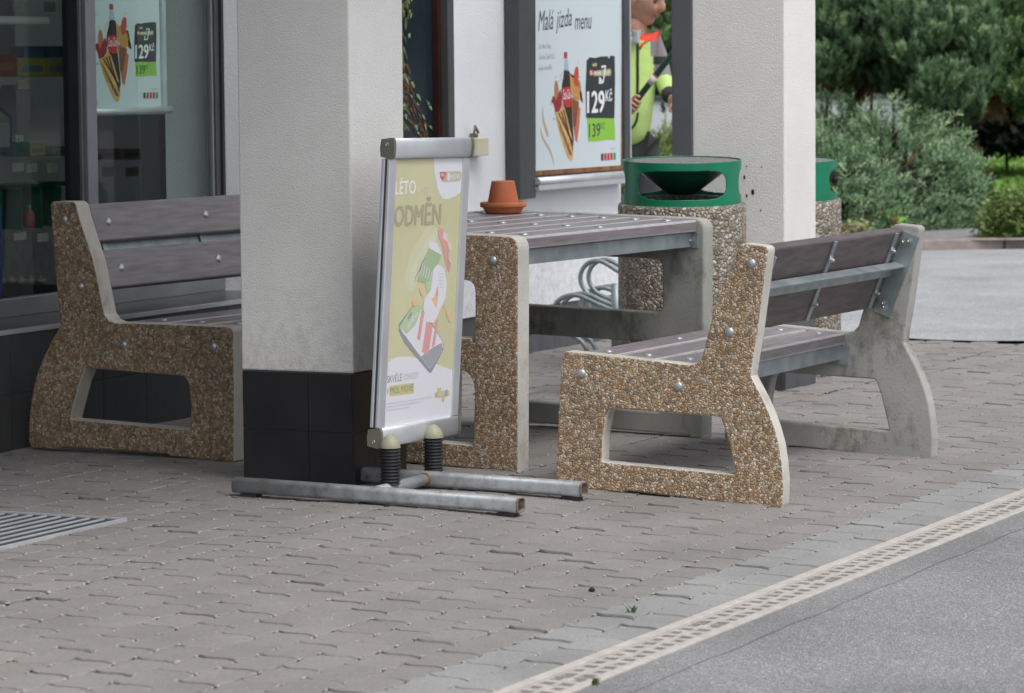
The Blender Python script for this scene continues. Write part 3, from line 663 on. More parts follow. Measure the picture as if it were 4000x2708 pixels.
def catmull(pts, k):
    out = []; n = len(pts)
    for i in range(n):
        p0, p1, p2, p3 = (Vector(pts[(i+j-1) % n]) for j in range(4))
        for q in range(k):
            t = q/k; out.append(tuple(.5*((2*p1)+(-p0+p2)*t+(2*p0-5*p1+4*p2-p3)*t*t+(-p0+3*p1-3*p2+p3)*t**3)))
    return out
def ink(name, c, r=.45): return plain(name, c, r)
K = dict(white=ink('poster_white', (.60, .68, .72)), black=ink('ink_black', (.018, .026, .03)), lime=ink('ink_lime', (.25, .55, .05)), bread=noisy('toasted_roll', (.5, .27, .08), (.72, .45, .17), 40, .5),
         stripe=ink('grill_stripe', (.13, .045, .02)), stripe2=ink('roll_side', (.35, .14, .05)), cola=ink('cola', (.018, .008, .008)), red=ink('label_red', (.5, .02, .03)), sausage=ink('sausage', (.5, .06, .03)),
         sausage2=ink('sausage_brown', (.45, .16, .07)), ketchup=ink('ketchup', (.28, .012, .014)), mustard=noisy('mustard', (.42, .2, .05), (.6, .33, .1), 60, .5), glassb=ink('bottle_neck', (.38, .48, .56)), cap=ink('cap_red', (.4, .03, .04)),
         w=ink('ink_white', (.8, .82, .82)), gold=ink('ink_gold', (.42, .4, .2)), dk=ink('ink_dark', (.03, .035, .04)), gry=ink('ink_grey', (.3, .32, .33)), swirl=ink('swirl_tan', (.48, .36, .24)), green=ink('ink_green', (.01, .3, .17)), wrap=ink('wrapper_red', (.55, .13, .08)))
def food_poster(P, T, blk, left=False):
    """T maps r-zoom pixels of the right-hand poster's drawing to photo pixels; blk maps the price block"""
    A = lambda L: [T(x, y) for x, y in L]
    # swirls
    P.poly('swirl', A([(278, 960), (290, 1080), (328, 1200), (326, 1248), (300, 1190), (276, 1090)]), K['swirl'], 2, 3)
    P.poly('swirl', A([(256, 1150), (285, 1250), (335, 1330), (368, 1410), (384, 1512), (350, 1400), (300, 1310), (266, 1240)]), K['swirl'], 2, 3)
    # bottle
    P.poly('bottle', A([(474, 640), (466, 700), (452, 780), (452, 860), (462, 930), (480, 1000), (510, 1150), (535, 1270), (552, 1340), (560, 1270), (548, 1100), (535, 950), (530, 800), (524, 690), (515, 640)]), K['cola'], 3, 3)
    P.poly('bottle_neck', A([(476, 530), (470, 600), (472, 645), (516, 645), (512, 600), (502, 530)]), K['glassb'], 3)
    P.poly('bottle_cap', A([(471, 478), (475, 472), (498, 472), (502, 478), (501, 530), (472, 530)]), K['cap'], 4)
    P.poly('bottle_label', A([(456, 800), (520, 785), (532, 860), (536, 965), (498, 978), (462, 940)]), K['red'], 5)
    P.text('Coca-Cola', T(460, 905), T(528, 898), T(462, 815), K['w'], 7, .01, shear=.3)
    # mustard splash + right roll
    P.poly('mustard', A([(524, 660), (545, 700), (560, 680), (570, 740), (605, 790), (620, 740), (612, 820), (628, 850), (622, 900), (645, 935), (610, 905), (590, 920), (560, 890), (535, 850), (528, 760)]), K['mustard'], 4)
    P.poly('roll', A([(535, 880), (560, 890), (595, 915), (610, 925), (600, 1040), (585, 1150), (570, 1240), (560, 1180), (548, 1050)]), K['stripe2'], 3)
    P.many('grill_stripe', [A([(552+i*14, 905+i*5), (560+i*14, 910+i*5), (560+i*5, 1150), (556+i*5, 1150)]) for i in range(4)], K['stripe'], 5)
    P.poly('wrapper', A([(605, 970), (622, 985), (610, 1150), (590, 1298), (572, 1270), (570, 1200)]), K['wrap'], 4)
    P.poly('sausage', A([(572, 630), (590, 603), (604, 625), (604, 700), (596, 770), (578, 785), (562, 760), (562, 700)]), K['sausage'], 6, 3)
    # left roll, sausage, ketchup
    P.poly('roll', A([(385, 1000), (400, 1030), (440, 1000), (462, 940), (480, 985), (510, 1100), (540, 1230), (558, 1340), (552, 1440), (535, 1466), (510, 1440), (470, 1330), (425, 1180)]), K['bread'], 6)
    P.many('grill_stripe', [A([(418+i*22, 1030-i*14), (430+i*22, 1022-i*14), (552, 1330+i*30-40), (548, 1352+i*28-40)]) for i in range(3)] + [A([(412, 1080), (420, 1080), (545, 1400), (540, 1420)]), A([(425, 1140), (432, 1145), (530, 1400), (524, 1410)])], K['stripe'], 7)
    P.poly('sausage', A([(388, 760), (400, 730), (416, 760), (428, 850), (440, 960), (400, 960), (386, 850)]), K['sausage2'], 7, 3)
    P.poly('ketchup', A([(372, 870), (390, 880), (396, 930), (420, 860), (440, 810), (455, 880), (452, 960), (430, 1010), (395, 1022), (382, 960), (366, 925), (352, 955), (362, 900)]), K['ketchup'], 8)
    P.many('crumb', [A([(x-5, y-6), (x+5, y-8), (x+4, y+8)]) for x, y in ((395, 705), (440, 690), (445, 720), (598, 568), (612, 790), (384, 1080), (375, 1085), (430, 740), (610, 700), (452, 670))], K['sausage2'], 4)
    B = lambda L: [blk(x, y) for x, y in L]
    P.poly('price_block', B([(678, 545), (690, 545), (700, 520), (760, 528), (800, 514), (868, 512), (880, 535), (892, 505), (932, 510), (936, 700), (930, 1075), (672, 1072), (668, 800)]), K['black'], 4)
    P.poly('price_block', B([(680, 1073), (928, 1075), (936, 1180), (936, 1272), (860, 1270), (760, 1286), (690, 1284), (686, 1180)]), K['lime'], 4)
    P.text('129', blk(684, 1026), blk(838, 1020), blk(684, 832), K['w'], 6, .035)
    P.text('Kč', blk(850, 922), blk(908, 916), blk(850, 812), K['w'], 6, .02)
    P.text('139', blk(700, 1248), blk(800, 1240), blk(700, 1125), K['dk'], 6, .01)
    P.text('Kč', blk(806, 1174), blk(842, 1170), blk(806, 1108), K['dk'], 6, 0)
    P.poly('badge', B([(702, 640), (712, 632), (736, 630), (736, 680), (716, 692), (704, 680)]), K['red'], 5)
    P.poly('badge', B([(738, 652), (745, 645), (890, 625), (900, 640), (898, 680), (885, 690), (745, 690), (738, 682)]), K['gold'], 5)
    P.text('MOVE', blk(748, 682), blk(806, 678), blk(748, 654), K['w'], 7, .03)
    P.text('UP', blk(852, 676), blk(888, 672), blk(852, 646), K['w'], 7, .02)
    P.text('S', blk(708, 680), blk(730, 678), blk(708, 645), K['w'], 7, .02)
    P.poly('badge', B([(730, 578), (770, 572), (770, 600), (730, 606)]), K['gold'], 5)
    P.many('phone_outline', [B([(812, 596), (852, 592), (852, 602), (818, 606), (818, 622), (812, 622)]), B([(842, 600), (854, 598), (832, 750), (822, 756)]), B([(790, 700), (800, 700), (798, 745), (826, 742), (824, 760), (788, 762)])], K['w'], 8)
    for i, c in enumerate((K['dk'], K['red'], K['red'], K['red'], K['green'])):
        P.poly('flag_square', B([(808+i*28, 1396-i*2), (830+i*28, 1394-i*2), (830+i*28, 1458-i*2), (808+i*28, 1461-i*2)]) if not left else [(560+i*12.3, 362-i*.3), (569+i*12.3, 362-i*.3), (569+i*12.3, 385-i*.3), (560+i*12.3, 386-i*.3)], c, 4)
    if left: P.text('Platí pro:', (593, 355), (617, 353), (593, 344), K['gry'], 4)
    else: P.text('Platí pro:', T(890, 1362), T(944, 1358), T(890, 1340), K['gry'], 4)

# right-hand poster case on the wall
CYf = 6.722
case = thing('poster_case', 'dark framed menu poster case hanging on the white wall above the bins', 'poster', (14.85, WY, .6))
CL = Vector(case.location)
def cs(bld, name, mats): bmesh.ops.translate(bld.b, vec=-CL, verts=bld.b.verts[:]); return bld.build(name, mats, case)
xa = onY(2028, 300, CYf).x; xb = onY(2092, 300, CYf).x; xc = onY(2437, 300, CYf).x; xd = onY(2458, 300, CYf).x
zb = onY(2300, 672, CYf).z
b = MB(); b.b2((xa, CYf+.012, zb-.035), (xd, WY-.001, 2.35), 0); cs(b, 'case_back', M['frame_blk'])
b = MB(); b.b2((xa-.004, CYf, zb-.1), (xb, WY-.002, 2.38), .006); cs(b, 'frame_stile', M['frame'])
b = MB(); b.b2((xc, CYf-.004, zb), (xd, CYf+.012, 2.38), .002); cs(b, 'frame_stile', M['frame'])
b = MB(); b.b2((xd, CYf-.006, zb-.02), (xd+.012, CYf+.03, 2.38), .002); cs(b, 'edge_trim', M['alu'])
b = MB(); b.b2((xb, CYf-.02, 2.3), (xc, CYf+.012, 2.38), .002); cs(b, 'frame_rail', M['frame'])
b = MB(); z0 = onY(2300, 676, CYf).z
b.tube([(xb-.01, CYf-.006, z0-.022), (xd+.03, CYf-.006, z0-.022)], .02, 16); b.b2((xb-.01, CYf-.02, z0-.062), (xd+.03, WY-.01, z0-.03), .004); cs(b, 'bottom_rail', M['alu'])
Pc = Plane(case, (0, CYf+.010, 0), (0, -1, 0))
Pc.poly('poster_sheet', [(2090, -560), (2434, -560), (2431, 100), (2427, 650), (2093, 668)], K['white'], 0)
Pc.poly('rusty_edge', [(2428, -560), (2439, -560), (2438, 100), (2433, 652), (2425, 650), (2428, 200)], M['rust'], 2)
Pc.poly('rusty_edge', [(2090, 668), (2425, 646), (2434, 650), (2434, 662), (2090, 686)], M['rust'], 3)
T = lambda x, y: (2000+x/2.323, y/2.323)
food_poster(Pc, T, T)
hand = [('Malá', (238, 285), (372, 268), (246, 100)), ('jízda', (398, 312), (540, 285), (406, 98)), ('menu', (570, 272), (720, 262), (572, 166))]
for s_, a, b_, c in hand: Pc.text(s_, T(*a), T(*b_), T(*c), K['dk'], 4, 0, shear=.12)
Pc.text('2x Hot Dog', T(242, 462), T(352, 452), T(242, 402), K['gry'], 4); Pc.text('Coca-Cola 0,5 l', T(244, 548), T(388, 542), T(244, 492), K['gry'], 4); Pc.text('(více druhů)', T(244, 655), T(362, 645), T(244, 592), K['gry'], 4)
MB().b2((-.03, -.002, -.02), (.03, 0, .02)).build('sticker', K['w'], case).location = Vector((xd-.03, CYf-.028, z0-.035))-CL

# poster in the shop window
LPY = 7.22
wp = thing('window_poster', 'menu poster in a silver rail frame hanging inside the left window', 'poster', (11.6, LPY, 1.2)); WPL = Vector(wp.location)
Pw = Plane(wp, (0, LPY, 0), (0, -1, 0))
T2 = lambda x, y: ((850+(x-350)*1.17)/2.323 if x < 700 else (850+(x-350)*1.17)/2.323, (35+(y-470)*.896)/2.323)
B2 = lambda x, y: ((1218+(x-668)*.755)/2.323, (205+(y-510)*.635)/2.323)
Pw.poly('poster_sheet', [(300, -420), (612, -440), (630, 415), (312, 424)], K['white'], 0)
food_poster(Pw, T2, B2, True)
Pw.text('2x Hot Dog', (305, 36), (361, 34), (305, 16), K['gry'], 4); Pw.text('Coca-Cola 0,5 l', (300, 70), (381, 66), (300, 48), K['gry'], 4); Pw.text('(více druhů)', (306, 100), (366, 97), (306, 82), K['gry'], 4)
a = onY(300, 424, LPY); c = onY(645, 416, LPY); e = onY(630, 0, LPY)
b = MB(); b.tube([(a.x-.02, LPY-.005, c.z-.014), (e.x+.045, LPY-.005, c.z-.014)], .016, 14); bmesh.ops.translate(b.b, vec=-WPL, verts=b.b.verts[:]); b.build('bottom_rail', M['alu'], wp)
b = MB(); b.b2((onY(628, 400, LPY).x+.004, LPY-.014, c.z), (onY(628, 400, LPY).x+.03, LPY+.01, 2.3), .004); bmesh.ops.translate(b.b, vec=-WPL, verts=b.b.verts[:]); b.build('side_rail', M['alu'], wp)

# cream box with bracket on the wall
jb = thing('junction_box', 'cream plastic box with a small metal bracket on the white wall', 'junction box', (0, 0, 0))
a = onY(1845, 608, WY); c = onY(1884, 536, WY)
jb.location = (a.x, WY, a.z)
MB().b2((-.06, -.055, 0), (.055, 0, c.z-a.z), .004).build('box', M['cream'], jb)
b = MB(); b.b2((-.05, -.04, c.z-a.z+.001), (-.02, -.012, c.z-a.z+.02), .002); b.tube([(-.045, -.03, .09), (-.03, -.03, .13), (.0, -.03, .1)], .006, 8); b.build('bracket', noisy('dull_metal', (.12, .1, .08), (.25, .22, .18), 50, .6, .4), jb)

# ---------------------------------------------------------------- columns
def column(name, x0, y0, x1, y1, zt, label, tile, group, top=RZ):
    t = thing(name, label, 'column', ((x0+x1)/2, (y0+y1)/2, 0), group=group)
    w, d = (x1-x0)/2, (y1-y0)/2
    MB().b2((-w, -d, zt), (w, d, top), .006).build('shaft', M['stucco'], t)
    b = MB(); k = .005; b.b2((-w+k, -d+k, -.02), (w-k, d-k, zt+.002), mi=1)
    for side in range(4):
        n = 2; L = 2*(d if side % 2 == 0 else w)-2*k
        zs = [(0, zt*.47), (zt*.47+.002, zt-.004)]
        for i in range(n):
            s0 = -L/2+(0 if i == 0 else L*.4)+.001; s1 = -L/2+(L*.4 if i == 0 else L)-.001
            for z0, z1 in zs:
                if side == 0: b.b2((-w, s0, z0), (-w+k, s1, z1))
                elif side == 2: b.b2((w-k, s0, z0), (w, s1, z1))
                elif side == 1: b.b2((s0, -d, z0), (s1, -d+k, z1))
                else: b.b2((s0, d-k, z0), (s1, d, z1))
    b.build('tiled_base', [tile, M['grout']], t); return t
zc = onX(1165, 1452, 9.775).z
column('column', 9.775, 5.200, 10.144, 5.605, zc, 'square white rendered column with black tiled base behind the poster stand', M['tile'], 'square columns carrying the roof', 3.349)
zc2 = onX(2900, 1230, 13.22).z
col2 = column('column', 13.222, 5.064, 13.580, 5.462, onX(3067, 1255, 13.22).z, 'square white rendered column between the two green topped bins', noisy('grey_tile', (.05, .052, .06), (.07, .072, .08), 6, .25), 'square columns carrying the roof')
for (x_, y_, r_) in ((2908, 693, .0055), (2941, 751, .0085), (2917, 765, .005), (2972, 822, .0035), (2975, 652, .003), (2916, 650, .003)):
    q_ = onX(x_, y_, 13.222); bq = MB(); bq.lathe([(r_, 0), (r_*.7, .0012), (0, .0015)], (0, 0, 0), 9, Matrix.Rotation(R(-90), 3, 'Y') @ Matrix.Diagonal((1.5, .8, 1)))
    oq = bq.build('chip', M['hole'], col2); oq.location = q_-col2.location-Vector((.0012, 0, 0))
po = thing('post', 'dark grey square downpipe beside the white column between poster case and bins', 'post', (13.9, 5.78, 0))
a = onX(2620, 300, 13.86); c = onX(2707, 300, 13.86); po.location = (13.9, (a.y+c.y)/2, 0)
MB().b2((-.04, -(a.y-c.y)/2, 0), (.04, (a.y-c.y)/2+.0, RZ), .012).build('pipe', noisy('grey_powder_coat', (.15, .152, .168), (.185, .187, .205), 4, .45), po)
MB().b2((-.05, -(a.y-c.y)/2-.01, .0), (.05, (a.y-c.y)/2+.01, .03), .004).build('shoe', M['frame'], po)

# ================================================================ furniture
M['slat_glint'] = noisy('painted_board_glint', (.34, .32, .33), (.46, .44, .45), 30, .45)  # pale tone standing in for light caught on the board edges
def glint_edges(o, thr=.97):
    """rounded board edges made pale: a highlight painted into the colour"""
    o.data.materials.append(M['slat_glint'])
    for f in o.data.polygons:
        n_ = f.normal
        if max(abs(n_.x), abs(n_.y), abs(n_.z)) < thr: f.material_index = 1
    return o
def dome(b, c, ax, r=.013, h=.006):
    q = Vector((0, 0, 1)).rotation_difference(Vector(ax)).to_matrix()
    b.lathe([(r, 0), (r*.96, h*.35), (r*.75, h*.75), (r*.4, h*.97), (0, h)], c, 16, q); return b
def nut(b, c, ax):
    q = Vector((0, 0, 1)).rotation_difference(Vector(ax)).to_matrix()
    b.lathe([(.0145, 0), (.0145, .002), (.0, .002)], c, 20, q, smooth=False); b.lathe([(.009, .002), (.009, .009), (0, .009)], c, 6, q, smooth=False); b.lathe([(.0045, .009), (.0045, .014), (0, .015)], c, 10, q); return b
def bench(root, sv, sw, L, t, face, agg, pale):
    S = lambda L_: [(p[0]*sv, p[1]*sw, *(p[2:])) for p in L_]
    outer = fillet(S([(0, 0, .008), (-.003, .245), (-.001, .384), (0, .432, .034), (.25, .43), (.436, .426), (.458, .434), (.474, .452), (.483, .49), (.498, .56), (.514, .625), (.545, .708), (.568, .770), (.58, .816, .02), (.678, .813, .02), (.671, .726), (.662, .62), (.656, .545), (.648, .48), (.641, .41), (.662, .378), (.684, .344), (.707, .303), (.729, .256), (.746, .208), (.758, .154), (.767, .09), (.769, .025), (.762, 0, .006), (.66, 0), (.64, .009), (.25, .012), (.23, .004)]))
    hole = fillet(S([(.168, .266, .03), (.365, .270), (.547, .274, .01), (.569, .228), (.589, .166), (.609, .100, .006), (.156, .094, .006), (.155, .18)]))
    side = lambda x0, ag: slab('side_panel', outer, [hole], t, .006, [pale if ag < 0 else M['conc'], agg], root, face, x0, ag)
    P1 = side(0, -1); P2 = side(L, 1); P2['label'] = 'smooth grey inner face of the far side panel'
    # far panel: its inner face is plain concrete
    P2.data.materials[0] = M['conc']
    for (v, w) in ((.071, .366), (.402, .356), (.623, .756), (.563, .539)):
        dome(MB(), (.0005, face*v*sv, w*sw), (-1, 0, 0), .0155, .008).build('bolt', M['bolt'], P1)
        nut(MB(), (L-.0065, face*v*sv, w*sw), (-1, 0, 0)).build('nut', M['nut'], P2)
    # seat boards
    zt = .428*sw; x0, x1 = t+.003, L-.003
    sl = [(.030, .148), (.166, .288), (.306, .430)]
    for i, (a, b_) in enumerate(sl):
        s = MB().b2((x0, face*a*sv, zt-.042-.002), (x1, face*b_*sv, zt-.002), .007).build('seat_board', M['slat'], root); glint_edges(s)
        for xx in (x0+.1, (x0+x1)/2, x1-.1):
            dome(MB(), (xx, face*(a+b_)/2*sv, zt-.002), (0, 0, 1), .015, .005).build('bolt', M['bolt_dull'], s)
    for v in (.045, .415):
        b = MB(); b.b2((t+.001, face*(v*sv-.003), zt-.096), (L-.001, face*(v*sv+.003), zt-.046)); b.b2((t+.001, face*(v*sv-.03 if v > .2 else v*sv+.004), zt-.052), (L-.001, face*(v*sv-.0035 if v > .2 else v*sv+.03), zt-.0455))
        r_ = b.build('seat_rail', M['galv'], root)
        for xx, sg in ((t+.001, 1), (L-.007, 1)):
            MB().b2((xx, face*(v*sv-.035), zt-.115), (xx+.006, face*(v*sv+.035), zt-.0465), .001).build('bracket', M['galv'], r_)
    for xx in (x0+.1, (x0+x1)/2, x1-.1):
        MB().b2((xx-.016, face*.06*sv, zt-.0515), (xx+.016, face*.4*sv, zt-.0465)).build('seat_strap', M['galv'], root)
    # back boards along the sloping front edge of the panels
    A = Vector((0, face*.492*sv, .535*sw)); B = Vector((0, face*.580*sv, .806*sw)); d = (B-A).normalized(); n = Vector((0, -d.z*face, d.y*face)) # towards the sitter
    if n.y*face > 0: n = -n
    Lb = (B-A).length; wd = Lb*.447
    rot = Matrix((Vector((1, 0, 0)), n.cross(Vector((1, 0, 0))).normalized(), n)).transposed()
    up = d
    for k in (0, 1):
        c0 = A + d*(wd/2 + k*(Lb-wd)) - n*.024
        rr = Matrix((Vector((1, 0, 0)), d, Vector((1, 0, 0)).cross(d))).transposed()
        s = MB().box(Vector(((x0+x1)/2, c0.y, c0.z)), (x1-x0, wd, .04), .006, rr).build('back_board', M['slat_dark'] if face < 0 else M['slat'], root)
        for xx in (x0+.085, (x0+x1)/2, x1-.075):
            dome(MB(), (xx, c0.y+n.y*.02, c0.z+n.z*.02), n, .0145, .0075).build('bolt', M['bolt'], s)
    rr = Matrix((Vector((1, 0, 0)), d, Vector((1, 0, 0)).cross(d))).transposed()
    back = -n*.0475
    for xx in (x0+.085, (x0+x1)/2, x1-.075):
        c0 = (A+B)/2+back; st = MB().box((xx, c0.y, c0.z), (.026, Lb*.985, .006), .001, rr).build('back_strap', M['galv'], root)
        for k in (0, 1):
            q = A + d*(wd*.5 + k*(Lb-wd)) + back - n*.003
            nut(MB(), (xx, q.y, q.z), -n).build('nut', M['nut'], st)
    c0 = (A+B)/2 - n*.052 + d*.004
    b = MB(); b.box((t/2+L/2, c0.y-n.y*.004, c0.z-n.z*.004), (L-t-.004, .046, .006), .0008, rr)
    q = c0 - n*.021 + d*.026
    b.box((t/2+L/2, q.y, q.z), (L-t-.004, .006, .040), .0008, rr); br = b.build('back_rail', M['galv'], root)
    for xx in (t+.0035, L-.0035):
        q = (A+B)/2 - n*.074 - d*.005
        pl = MB().box((xx, q.y, q.z), (.006, .30*sw/1.0, .062), .001, rr).build('bracket_plate', M['galv'], root)
        if xx > .5:
            for k in (-1, 1):
                w_ = q + d*(k*.122); nut(MB(), (xx-.003, w_.y, w_.z), (-1, 0, 0)).build('nut', M['nut'], pl)

rb = thing('bench', 'concrete bench with grey brown boards at the right, seen from its back', 'bench', (10.038, 4.6213, gz(4.6213)), (.0589, .0039, -.0021), 'concrete benches at the table')
bench(rb, 1, 1, 1.419, .062, -1, M['agg'], M['conc_pale'])
lb = thing('bench', 'concrete bench under the shop window at the left, its boards seen from the front', 'bench', (10.221, 5.897, 0), (.012, 0, -.08), 'concrete benches at the table')
bench(lb, 1.125, 1.056, 1.43, .075, 1, M['agg_dark'], M['conc_pale'])

# table
tb = thing('table', 'concrete sided picnic table with grey brown board top between the benches', 'table', (10.4486, 5.6029, 0), (.0175, -.0084, -.1614))
tl, tt, th, tw = 1.1542, .068, .781, .72
vl = -.25
outer = fillet([(vl, 0, .006), (vl, th, .03), (tw, th, .045), (tw, 0, .006), (tw*.93, 0), (tw*.92, .008), (vl+.06, .008), (vl+.05, 0)])
h1 = fillet([(vl+.172, .438, .02), (vl+.172, .63, .03), (.548, .63, .04), (.548, .438, .03)]); h2 = fillet([(vl+.175, .084, .006), (vl+.172, .332, .06), (.546, .332, .07), (.542, .084, .006)])
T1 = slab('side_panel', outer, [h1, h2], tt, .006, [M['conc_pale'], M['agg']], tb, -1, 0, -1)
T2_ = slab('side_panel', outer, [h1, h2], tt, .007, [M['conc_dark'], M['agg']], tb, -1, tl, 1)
T2_['label'] = 'plain grey inner face of the far side panel'
for v, w in ((.62, .70), (.1, .70)): dome(MB(), (.0005, -v, w), (-1, 0, 0), .0155, .008).build('bolt', M['bolt'], T1)
nb = 7; bw = (tw-vl-.03)/nb
for i in range(nb):
    v0 = vl+.012+i*bw
    s = MB().b2((tt+.003, -v0, th-.047), (tl-.003, -(v0+bw-.007), th-.004), .008).build('table_board', M['slat'], tb); glint_edges(s)
    for xx in (tt+.09, (tt+tl)/2, tl-.11): dome(MB(), (xx, -(v0+bw/2), th-.004), (0, 0, 1), .017, .006).build('bolt', M['bolt_dull'], s)
for v in (vl+.03, tw-.05):
    b = MB(); b.b2((tt+.001, -(v-.003), th-.1), (tl-.001, -(v+.003), th-.05)); b.b2((tt+.001, -(v+.004 if v < .3 else v-.03), th-.0555), (tl-.001, -(v+.03 if v < .3 else v-.004), th-.0495))
    r_ = b.build('table_rail', M['galv'], tb)
    for xx in (tt+.001, tl-.007): MB().b2((xx, -(v-.04), th-.105), (xx+.006, -(v+.03), th-.0485), .001).build('bracket', M['galv'], r_)
nut(MB(), (tl-.0075, -(tw-.045), th-.078), (-1, 0, 0)).build('nut', M['nut'], T2_)
b = MB()
for xx in (tt+.09, (tt+tl)/2, tl-.11): b.b2((xx-.016, -vl-.03, th-.054), (xx+.016, -tw+.06, th-.049))
b.build('table_strap', M['galv'], tb)

# pot and saucer
zt = th-.004+.0; pc = onZ(1966, 838, th+.002); pz = (tb.matrix_basis @ (tb.matrix_basis.inverted() @ Vector((pc.x, pc.y, 0)))).z
loc = tb.matrix_basis.inverted() @ Vector((pc.x, pc.y, th)); loc.z = th-.003; wl = tb.matrix_basis @ loc
sc_ = .92
sa = setp(MB().lathe([(0, 0), (.060, 0), (.064, .002), (.074, .020), (.0745, .022), (.082, .022), (.084, .025), (.084, .037), (.082, .040), (.075, .040), (.073, .036), (.066, .012), (0, .009)], n=64).build('plant_saucer', M['terra'], None), 'terracotta saucer standing on the table under the upturned pot', 'saucer')
sa.location = wl
po_ = setp(MB().lathe([(0, .116), (.039, .116), (.042, .1145), (.0425, .111), (.058, .030), (.0585, .012), (.055, .012), (.050, .03), (.036, .105), (0, .108)], n=64).build('flower_pot', M['terra'], None), 'small terracotta flower pot standing upside down in its saucer on the table', 'flower pot')
po_.location = wl + Vector((0, 0, .001))

# ---------------------------------------------------------------- litter bins
def bin_(px, D, py_rim, py_bot, r, label, rotz):
    c = atD(px, py_rim, D); zr = c.z; zb_ = atD(px, py_bot, D).z
    t = thing('litter_bin', label, 'litter bin', (c.x, c.y, 0), (Matrix.Rotation(R(1.9), 3, Vector((_R.x, _R.y, 0))) @ Matrix.Rotation(rotz, 3, 'Z')).to_euler(), 'green topped litter bins')     # the bins lean a little
    b = MB(); b.lathe([(r*.97, 0), (r, .02), (r, zb_-.012), (r*.985, zb_), (r*.80, zb_+.004), (r*.80, .1), (0, .1)], n=72)
    b.build('drum', M['agg_bin'], t)
    rr = r*.925; z0 = zb_-.004; H_ = zr-z0
    # green sheet ring with three long openings
    n = 180; bm = bmesh.new(); rows = 24; grid = []
    def openz(th_, z):
        k = (th_ % (2*math.pi/3))-math.pi/3; a = k/(math.pi/3*.80)
        zz = (z-.50)/.32
        return abs(a)**5+abs(zz)**3.2 < 1
    for sgn, rad in ((1, rr), (-1, rr-.004)):
        g = []
        for j in range(rows*3+1):
            z = j/(rows*3); g.append([bm.verts.new((rad*math.cos(2*math.pi*i/n/2), rad*math.sin(2*math.pi*i/n/2), z0+z*H_)) for i in range(2*n)])
        grid.append(g)
    for g, s_ in zip(grid, (1, -1)):
        for j in range(rows*3):
            for i in range(2*n):
                if openz((i+.5)/(2*n)*2*math.pi, (j+.5)/(rows*3)): continue
                q = [g[j][i], g[j][(i+1) % (2*n)], g[j+1][(i+1) % (2*n)], g[j+1][i]]
                f = bm.faces.new(q if s_ > 0 else q[::-1]); f.smooth = True
    # close the sheet's edges
    be = [e for e in bm.edges if e.is_boundary]
    A, B = grid
    idx = {}
    for j in range(rows*3+1):
        for i in range(2*n): idx[A[j][i]] = B[j][i]
    for e in be:
        a, c2 = e.verts
        if a in idx and c2 in idx:
            try: bm.faces.new((a, c2, idx[c2], idx[a]))
            except ValueError: pass
    loose = [v for v in bm.verts if not v.link_faces]; bmesh.ops.delete(bm, geom=loose, context='VERTS')
    bmesh.ops.recalc_face_normals(bm, faces=bm.faces[:])
    me = bpy.data.meshes.new('bin_ring'); bm.to_mesh(me); bm.free(); ring = link('bin_ring', me, t, [M['green']])
    b = MB(); b.lathe([(rr-.005, z0+H_*.965), (rr*.93, z0+H_*.93), (rr*.22, z0+H_*.22), (0, z0+H_*.2)], n=72); b.lathe([(rr-.012, z0+H_*.93), (rr*.86, z0+H_*.86), (rr*.22, z0+H_*.24), (0, z0+H_*.22)], n=72)
    b.build('ash_funnel', M['green_dk'], t)
    b = MB(); b.lathe([(0, z0+H_*1.0), (rr*.5, z0+H_*.995), (rr*.8, z0+H_*.985), (rr-.008, z0+H_*.975), (rr*.9, z0+H_*.9), (0, z0+H_*.9)], n=48); b.build('ash', M['ash'], t)
    b = MB(); b.lathe([(rr-.012, zb_+.006), (rr*.82, zb_+.012), (rr*.80, zb_+.02), (rr*.62, zb_+.02), (rr*.6, zb_+.006)], n=48); b.build('liner_rim', M['ash'], t)
    MB().lathe([(0, zb_+.0045), (rr*.61, zb_+.0045)], n=48).build('opening', M['hole'], t)
    return t
bin_(2662, 13.90, 622, 792, .253, 'pebble faced round bin with a wide green ring top, left of the white column', R(22.5))
bin_(3050, 14.90, 622, 776, .253, 'pebble faced round bin with a green ring top, half hidden behind the white column', R(8))

# ---------------------------------------------------------------- bicycle rack
rk = thing('bike_rack', 'galvanised tube bicycle rack of bent loops by the white wall under the poster', 'bicycle rack', (14.6, 6.1, 0))
RI = Matrix.Translation(rk.location).inverted()
def loopz(pts, X): return [RI @ onX(2050+x/3.146, 900+y/3.146, X) for x, y in pts]
def sm(pts, k=5):
    out = []; n = len(pts)
    for i in range(n-1):
        p0, p1, p2, p3 = pts[max(i-1, 0)], pts[i], pts[i+1], pts[min(i+2, n-1)]
        for q in range(k):
            t = q/k; out.append(.5*((2*p1)+(-p0+p2)*t+(2*p0-5*p1+4*p2-p3)*t*t+(-p0+3*p1-3*p2+p3)*t**3))
    out.append(pts[-1]); return out
hi = [(1700, 1500), (1500, 1300), (1300, 1080), (1090, 950), (1000, 880), (870, 830), (770, 770), (700, 670), (682, 570), (715, 470), (790, 400), (890, 375), (985, 402), (1145, 500), (1400, 640), (1600, 800), (1750, 1100)]
lo = [(1400, 1130), (1200, 1040), (1000, 950), (860, 890), (700, 815), (600, 795), (510, 810), (430, 850), (370, 920), (345, 1010), (360, 1120), (420, 1220), (520, 1268), (620, 1310), (700, 1370), (750, 1440), (770, 1500)]
for pts, X in ((hi, 14.3), (lo, 14.15), ([(x+340, y-90) for x, y in lo], 14.62)):
    MB().tube(sm(loopz(pts, X)), .0105, 12).build('loop', M['galv'], rk)
    MB().tube(sm([p_+Vector((.09, 0, 0)) for p_ in loopz(pts, X)]), .0105, 12).build('loop', M['galv'], rk)
a = onX(2406, 1360, 14.2)
